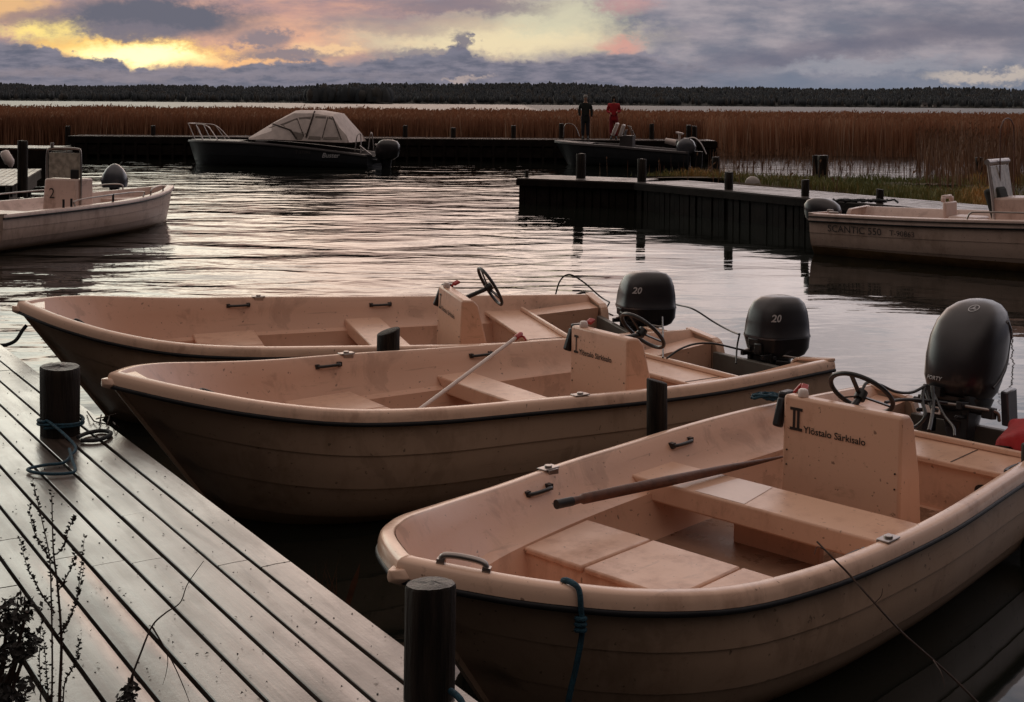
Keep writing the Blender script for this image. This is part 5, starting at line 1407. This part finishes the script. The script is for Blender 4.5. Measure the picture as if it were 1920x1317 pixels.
warm = np.clip(1-np.abs(pxs-1850)/70, 0, 1)+np.clip(1-np.abs(pxs-1300)/130, 0, 1)
rv = np.clip(.35+.10*patch-.28*green+.42*warm+rng.normal(0, .14, len(X)), 0, 1)
hg = np.clip(.15+.05*patch+rng.normal(0, .05, len(X))+.10*warm, .04, .5)
go = blades('shore_grass', np.stack([X, Y, np.full(len(X), .16)], 1), hg, rng.uniform(.012, .03, len(X)), .3, M['grassb'], rv)
tag(go, 'green and orange autumn grass on the low shore behind the middle dock', 'grass', kind='stuff')
# ---- sparse reeds in the open water on the right
n = 9000
px = rng.uniform(1120, 1990, n); Y = rng.uniform(33, 60, n); X = (px-CXP)/FPX*Y
dens = np.where(px < 1320, .03, np.where(px < 1720, .20, .6)); dens = dens*np.where((Y > 41) | (px > 1740), 1, .25)
k = (rng.random(n) < dens) & ~((Y < 53) & (px < 1330) & (Y > 46)); X, Y, px = X[k], Y[k], px[k]
hs = np.where(px > 1720, rng.uniform(.7, 1.7, len(X)), rng.uniform(.25, .8, len(X))); hs = np.minimum(hs, 1.9)
sp = blades('sparse_reeds', np.stack([X, Y, np.full(len(X), -.05)], 1), hs, rng.uniform(.014, .03, len(X)), .10, M['reedsp'], rng.random(len(X)), plume=rng.choice(len(X), len(X)//5, replace=False))
tag(sp, 'thin scattered reeds standing in the water at the right', 'reeds', kind='stuff')
n = 260
px = rng.uniform(1180, 1400, n); t = rng.random(n); Y = 24+rng.random(n)*1.0; Y = np.interp(px, [1180, 1400], [23.0, 21.0])+rng.uniform(-.6, .6, n)*1.5; X = (px-CXP)/FPX*Y

# ---- far forest
M['forest'] = blade_mat('far_forest', [(0, (.042, .052, .062)), (.5, (.052, .060, .068)), (.85, (.058, .062, .064)), (1, (.07, .062, .056))], .9)  # bluish tint in the tree colour stands in for distance haze
def forest(name, label, x0, x1, y0, y1, n, hmin, hmax, zbase, seed):
    g = np.random.default_rng(seed); V = []; F = []; A = []
    X = g.uniform(x0, x1, n); Y = g.uniform(y0, y1, n)
    for i in range(n):
        zb = zbase(X[i], Y[i]); h = g.uniform(hmin, hmax)*(1+.22*(g.random() < .03)); r_ = h*g.uniform(.20, .36); conif = g.random() < .6
        o = len(V); m_ = 6; ph = g.random()*6; tone = g.random()
        levels = ((.08, .9), (.35, 1.0), (.7, .75), (1.0, .18)) if conif else ((.1, .7), (.45, 1.1), (.8, .9), (1.0, .4))
        for f, w in levels:
            for j in range(m_):
                a = ph+2*PI*j/m_; q = r_*w*g.uniform(.75, 1.2)
                V.append((X[i]+math.cos(a)*q, Y[i]+math.sin(a)*q, zb+h*f+g.uniform(-.03, .03)*h)); A.append(tone)
        for l in range(3):
            for j in range(m_): F.append((o+l*m_+j, o+l*m_+(j+1) % m_, o+(l+1)*m_+(j+1) % m_, o+(l+1)*m_+j))
    o = np_mesh(name, np.array(V), np.array(F), M['forest'], np.array(A)); tag(o, label, 'forest', kind='stuff'); return o
def hillz(x, y):
    px = x/y*FPX
    top = 10.2+1.9*math.sin(px*.0021+.4)+1.3*math.sin(px*.006+2)+.6*math.sin(px*.017)
    top += 1.2*math.exp(-((px+600)/160)**2) + 1.0*math.exp(-((px+60)/220)**2) - 2.2*max(0, (px-300)/900)
    f = min(1, max(0, (y-985)/150)); return .6+max(0, top)*f
M['hill'] = simple('far_ground', (.02, .022, .018), .9, var=.3, vs=.02)
mb = MB(); rows = []
for y in (975, 985, 1010, 1050, 1100, 1150, 1400):
    rows.append([(x, y, hillz(x, y) if y > 980 else -.5) for x in np.linspace(-620, 620, 120)])
mb.grid(rows); tag(mb.build('far_shore', M['hill'], smooth=60), kind='structure')
forest('far_forest', 'dark mixed forest lining the far shore under the sky', -560, 560, 984, 1150, 11000, 4.2, 5.6, hillz, 3)
# wooded island nearer, left of centre
ia, ib = UY(566, 190, 900).x, UY(735, 190, 900).x
mb = MB(); rows = []
for f, z in ((1.05, -.5), (.95, .6), (.5, 1.2), (.05, 1.4)):
    rows.append([((ia+ib)/2+math.cos(a)*(ib-ia)/2*f, 905+math.sin(a)*14*f, z) for a in np.linspace(0, 2*PI, 40)])
mb.grid(rows); tag(mb.build('island_ground', M['hill'], smooth=60), kind='structure')
g = np.random.default_rng(5)
forest('island_wood', 'darker wooded island in front of the far shore, left of centre', ia+3, ib-3, 895, 915, 420, 8.0, 11.5, lambda x, y: .6, 9)
# cabins on the far shore
def cabin(label, px, w, h, Y=980):
    p = UY(px, 190, Y); r = thing('cabin', label, 'cabin', (p.x, Y, .6), (0, 0, .2), 'cabins on the far shore')
    mb = MB(); mb.box((0, 0, h*.35), (w, w*.6, h*.7)); mb.build('wall', M['wallw'], r)
    mb = MB(); mb.prism([(-w*.36, h*.68), (w*.36, h*.68), (0, h*1.15)], 'x', -w*.56, w*.56); mb.build('roof', M['roofd'], r, smooth=0)
    mb = MB(); mb.box((0, -w*.302, h*.35), (w*.5, .06, h*.25)); mb.build('window', M['window'], r)
cabin('pale cabin on the far shore at right', 1733, 4.2, 3.0, 978); cabin('smaller pale hut on the far shore, right of the cabin', 1752, 2.4, 2.2, 977)

# ================================================================== WATER
m, nt, b_ = newmat('lake_water'); E.nt = nt
geo = nt.nodes.new('ShaderNodeNewGeometry'); pos = geo.outputs['Position']
sep = nt.nodes.new('ShaderNodeSeparateXYZ'); lk(nt, pos, sep.inputs[0]); X_, Y_ = E(sep.outputs[0]), E(sep.outputs[1])
b_.inputs['Base Color'].default_value = (.008, .009, .007, 1); b_.inputs['Roughness'].default_value = .035; b_.inputs['IOR'].default_value = 1.34
b_.inputs['Specular IOR Level'].default_value = .5
big = noise(mapping(pos, (.22, .42, 1), rot=(0, 0, .12)), 1.0, 2, .45, .3)
mid = noise(mapping(pos, (.62, 1.25, 1), rot=(0, 0, -.1)), 1.0, 2, .45, .5)
fine = noise(mapping(pos, (2.6, 5.2, 1), rot=(0, 0, .15)), 1.0, 3, .5, .2)
patchn = noise(mapping(pos, (.12, .07, 1)), 1.0, 2, .5)
calm = sstep(X_ + (patchn-.5)*4.0 - (Y_-20)*.02, 2.6, -.6)      # 1 = rippled, 0 = calm
near = sstep(Y_, 6.5, 12.0)
wind = calm*.84 + .16
wind = wind*(near*.8+.2)
wind2 = wind*(sstep(patchn, .35, .6)*.5+.6)
far2 = sstep(Y_, 34, 44)*sstep(X_, 6.0, 9.0)
hgt = big*.095*wind + mid*(wind2*.058 + far2*.07) + fine*(wind2*.0095 + far2*.03)
bumpn(hgt, 1.0, 1.0, b_)
lk(nt, (sstep(Y_, 90, 160)*.36 + far2*.10 + .03).s, b_.inputs['Roughness'])
M['water'] = m
mb = MB(); xs = [-1500, -200, -60, -20, 0, 20, 60, 200, 1500]; ys = [-60, 0, 10, 30, 60, 150, 400, 1500]
mb.grid([[(x, y, 0) for x in xs] for y in ys])
tag(mb.build('water', M['water'], smooth=0, fixn=False), kind='structure')
wo = bpy.data.objects['water']
mb = MB(); mb.add([(-1500, -60, -3), (1500, -60, -3), (1500, 1500, -3), (-1500, 1500, -3)], [(0,1,2,3)])
tag(mb.build('lake_bed', M['soil'], smooth=0, fixn=False), kind='structure')

# ================================================================== SKY
world = bpy.data.worlds.new('World'); sc.world = world; world.use_nodes = True
nt = world.node_tree; E.nt = nt
for n_ in list(nt.nodes): nt.nodes.remove(n_)
out = nt.nodes.new('ShaderNodeOutputWorld'); bg = nt.nodes.new('ShaderNodeBackground'); lk(nt, bg.outputs[0], out.inputs[0])
tc = nt.nodes.new('ShaderNodeTexCoord'); dirv = tc.outputs['Generated']
sp_ = nt.nodes.new('ShaderNodeSeparateXYZ'); lk(nt, dirv, sp_.inputs[0]); dx, dy, dz = E(sp_.outputs[0]), E(sp_.outputs[1]), E(sp_.outputs[2])
az = E.op('ARCTAN2', dx, dy)*(180/PI); el = E.op('ARCSINE', dz)*(180/PI)
AZ = lambda px: math.degrees(math.atan((px-960)/2450)); EL = lambda px, py: math.degrees(math.atan(((190.5+.0078*(px-960))-py)/2450))
v2 = comb(az, el*1.6, 0.0)
w1 = noise(v2, .35, 5, .6) - .5; w2 = noise(mapping(v2, (1,1,1), (9, 4, 0)), .35, 5, .6) - .5
w3 = noise(mapping(v2, (1,1,1), (3, 7, 0)), 1.6, 6, .62) - .5; w4 = noise(mapping(v2, (1,1,1), (31, 17, 0)), 4.5, 5, .62) - .5
azw = az + w1*3.2 + w3*2.0 + w4*.9; elw = el + w2*1.3 + w3*.75 + w4*.32
def blob(px, py, rx, ry, soft=.5, warp=True, rot=0.0, amt=None):
    a0, e0 = AZ(px), EL(px, py); ra = rx/2450*57.3; re = ry/2450*57.3
    A_, B_ = (azw if warp else az) - a0, (elw if warp else el) - e0
    if rot:
        c_, s_ = math.cos(rot), math.sin(rot); A2 = A_*c_ + B_*s_; B2 = B_*c_ - A_*s_; A_, B_ = A2, B2
    A_ = A_/ra; B_ = B_/re
    d_ = E.op('SQRT', A_*A_ + B_*B_)
    return sstep(d_, 1+soft, max(0, 1-soft))
GREY = lin(142, 134, 142)
# base: lavender grey overcast, finely mottled
t_ = sstep(noise(mapping(v2, (.55, 1, 1), (2, 1, 0)), .55, 6, .58), .32, .68)
c = mixc(t_, lin(114, 117, 131), lin(164, 155, 160))
t_ = sstep(noise(mapping(v2, (.5, 1.6, 1), (12, 5, 0), (0, 0, .15)), .5, 6, .6), .45, .7)
c = mixc(t_*.55, c, lin(128, 124, 136))
# bluish lower band on the right
c = mixc(sstep(elw, 2.3, .6)*.8, c, lin(112, 121, 138))
# warm veil over the left half
left = sstep(az + w1*5, AZ(1240), AZ(560))
upper = sstep(elw, .6, 2.0)
veil = mixc(sstep(noise(mapping(v2, (.5, 1.2, 1), (5, 5, 0)), .8, 6, .6), .38, .66), lin(150, 134, 138), lin(208, 164, 144))
c = mixc(left*upper*.9, c, veil)
# orange pink streaks
c = mixc(blob(520, 78, 170, 36, .7)*.6, c, lin(240, 180, 144))
c = mixc(blob(410, 112, 150, 20, .6)*.85, c, lin(252, 194, 132))
c = mixc(blob(500, 16, 260, 18, .8)*.35, c, lin(212, 156, 142))
# pale yellow opening, centre
c = mixc(blob(930, 74, 230, 34, .65)*.85, c, lin(242, 224, 182))
c = mixc(blob(1040, 30, 110, 34, .6)*.8, c, lin(214, 208, 178))
# bright yellow openings on the left
c = mixc(blob(235, 100, 150, 26, .5), c, lin(255, 206, 118))
c = mixc(blob(265, 108, 100, 17, .7), c, (1.45, 1.22, .62))
c = mixc(blob(105, 62, 75, 20, .6), c, lin(255, 226, 140))
c = mixc(blob(10, 10, 60, 30, .6)*.8, c, lin(240, 190, 130))
c = mixc(blob(620, 95, 60, 12, .6)*.6, c, lin(252, 214, 160))
# dark grey-blue clouds
c = mixc(blob(290, 36, 165, 34, .40), c, lin(104, 104, 116))
c = mixc(blob(250, 65, 110, 18, .5)*.9, c, lin(122, 116, 126))
c = mixc(blob(490, 76, 62, 16, .45)*.85, c, lin(128, 122, 132))
c = mixc(blob(60, 40, 60, 16, .5)*.7, c, lin(140, 122, 126))
c = mixc(blob(770, 48, 150, 20, .6)*.6, c, lin(160, 142, 140))
c = mixc(blob(870, 14, 150, 16, .5)*.8, c, lin(134, 122, 130))
c = mixc(blob(1560, 95, 260, 20, .7, rot=.12)*.6, c, lin(104, 102, 118))
c = mixc(blob(1820, 60, 180, 34, .7)*.5, c, lin(112, 108, 120))
c = mixc(blob(1620, 128, 160, 10, .7)*.5, c, lin(156, 156, 164))
# pink tops
c = mixc(blob(1160, 84, 44, 13, .8)*.75, c, lin(212, 150, 140))
c = mixc(blob(1178, 6, 40, 18, .9)*.6, c, lin(204, 154, 148))
c = mixc(blob(1165, 108, 70, 14, .5)*.7, c, lin(126, 122, 138))
# cumulus bank along the horizon with a lumpy top
ramp = nt.nodes.new('ShaderNodeValToRGB'); ramp.color_ramp.interpolation = 'EASE'
mr = nt.nodes.new('ShaderNodeMapRange'); lk(nt, az.s, mr.inputs[0]); mr.inputs[1].default_value = AZ(-40); mr.inputs[2].default_value = AZ(1960)
lk(nt, mr.outputs[0], ramp.inputs[0])
keys = [(-40, 84), (90, 88), (120, 103), (225, 112), (245, 128), (330, 130), (350, 122), (440, 124), (480, 116), (600, 112), (640, 122), (690, 112), (760, 104), (830, 98), (848, 84), (868, 82), (888, 100), (960, 112), (1050, 108), (1120, 100), (1200, 100), (1260, 118), (1400, 130), (1960, 150)]
els = ramp.color_ramp.elements
kk = [(px, EL(px, py)/5.0) for px, py in keys]
for i, (px, v) in enumerate(kk):
    pos_ = (AZ(px)-AZ(-40))/(AZ(1960)-AZ(-40)); e_ = els[i] if i < 2 else els.new(pos_)
    e_.position = pos_; e_.color = (v, v, v, 1)
topz = E(ramp.outputs[0])*5.0
vor = nt.nodes.new('ShaderNodeTexVoronoi'); vor.feature = 'SMOOTH_F1'; vor.inputs['Smoothness'].default_value = .35
lk(nt, comb(az + w3*.8, el*1.3 + w3*.5), vor.inputs['Vector']); vor.inputs['Scale'].default_value = 1.7
puff = .5 - E(vor.outputs['Distance'])
bank = sstep(topz + puff*.34 - .07 + w4*.34 + w3*.30 - el, -.06, .12)
bankc = mixc(sstep(noise(mapping(v2, (.7, 1.8, 1), (1, 8, 0)), 1.3, 6, .6), .3, .7), lin(98, 101, 116), lin(132, 128, 140))
bankc = mixc(sstep(topz + puff*.3 - el, .35, .0)*.35, bankc, lin(150, 138, 142))
bankc = mixc(sstep(el, .9, .3)*.35, bankc, lin(136, 132, 142))
rightfade = sstep(az, AZ(1500), AZ(1150))
c = mixc(bank*rightfade, c, bankc)
c = mixc(blob(858, 82, 22, 15, .45)*.9, c, lin(116, 112, 126))
c = mixc(blob(530, 104, 85, 12, .5)*.85, c, lin(120, 118, 132))
c = mixc(blob(800, 104, 90, 12, .6)*.7, c, lin(118, 118, 132))
c = mixc(blob(100, 140, 260, 9, .8)*.5, c, lin(146, 134, 138))
c = mixc(blob(560, 142, 300, 7, .8)*.5, c, lin(140, 132, 140))
c = mixc(blob(1850, 148, 90, 9, .6)*.8, c, lin(196, 182, 170))
c = mixc(blob(880, 148, 30, 5, .5)*.6, c, lin(190, 170, 160))
visible = c
# clear Nishita dusk sky shows faintly through the overcast above the frame
sky = nt.nodes.new('ShaderNodeTexSky'); sky.sky_type = 'NISHITA'; sky.sun_disc = False
SUN_AZ, SUN_EL = -15.0, 5.0
sky.sun_elevation = math.radians(SUN_EL); sky.sun_rotation = math.radians(SUN_AZ)
mul = nt.nodes.new('ShaderNodeVectorMath'); mul.operation = 'SCALE'; lk(nt, sky.outputs[0], mul.inputs[0]); mul.inputs['Scale'].default_value = .10
# overhead: bright thin pinkish cloud
hi_n = sstep(noise(mapping(v2, (.16, .24, 1), (4, 2, 0)), .8, 6, .58), .36, .64)
hiL = mixc(hi_n, (1.25, 1.25, 1.18), (2.2, 2.35, 2.1)); hiM = mixc(hi_n, (1.15, .90, .88), (2.3, 1.8, 1.55)); hiR = mixc(hi_n, (.85, .80, .88), (1.45, 1.28, 1.30))
blue_n = sstep(noise(mapping(v2, (.30, .55, 1), (14, 2, 0)), .9, 5, .6), .50, .62)
hi = mixc(sstep(az + w1*6, -17, -6), hiL, hiM); hi = mixc(sstep(az + w1*6, -2, 13), hi, hiR)
hi = mixc(blue_n*.6*sstep(az, -8, 4), hi, (.56, .66, .78))
hi = mixc(.15, hi, mul.outputs[0])
hi = mixc(sstep(el, 20, 34)*.95, hi, (.50, .405, .365))
frontness = sstep(E.op('ABSOLUTE', az), 110, 50)
back = mixc(sstep(el, 14, 60), (.026, .022, .021), (.48, .40, .36))
hi = mixc(frontness, back, hi)
final = mixc(sstep(el + w3*.6, 4.6, 8.0), visible, hi)
final = mixc(frontness, back, final)
lk(nt, final, bg.inputs['Color']); bg.inputs['Strength'].default_value = 1.0

sun = bpy.data.lights.new('sun', 'SUN'); sun.energy = .2; sun.angle = math.radians(70); sun.color = (1, .62, .36)
so = bpy.data.objects.new('sun', sun); col.objects.link(so)
dv_ = Vector((math.sin(math.radians(SUN_AZ))*math.cos(math.radians(SUN_EL)), math.cos(math.radians(SUN_AZ))*math.cos(math.radians(SUN_EL)), math.sin(math.radians(SUN_EL))))
so.rotation_euler = dv_.to_track_quat('Z', 'Y').to_euler()

# ================================================================== CAMERA
cam = bpy.data.cameras.new('camera'); co = bpy.data.objects.new('camera', cam); col.objects.link(co)
cam.sensor_width = 36; cam.sensor_fit = 'HORIZONTAL'; cam.lens = 36*FPX/1920
cam.shift_x = 0; cam.shift_y = -(658.5-CYP)/1920
cam.clip_start = .05; cam.clip_end = 4000
c_, s_ = math.cos(ROLL), math.sin(ROLL)
co.matrix_world = Matrix(((c_, -s_, 0, 0), (0, 0, -1, 0), (s_, c_, 0, H), (0, 0, 0, 1)))
sc.camera = co
sc.view_settings.view_transform = 'Standard'; sc.view_settings.look = 'None'; sc.view_settings.exposure = .08; sc.view_settings.gamma = 1
sc.cycles.max_bounces = 8; sc.cycles.use_denoising = True
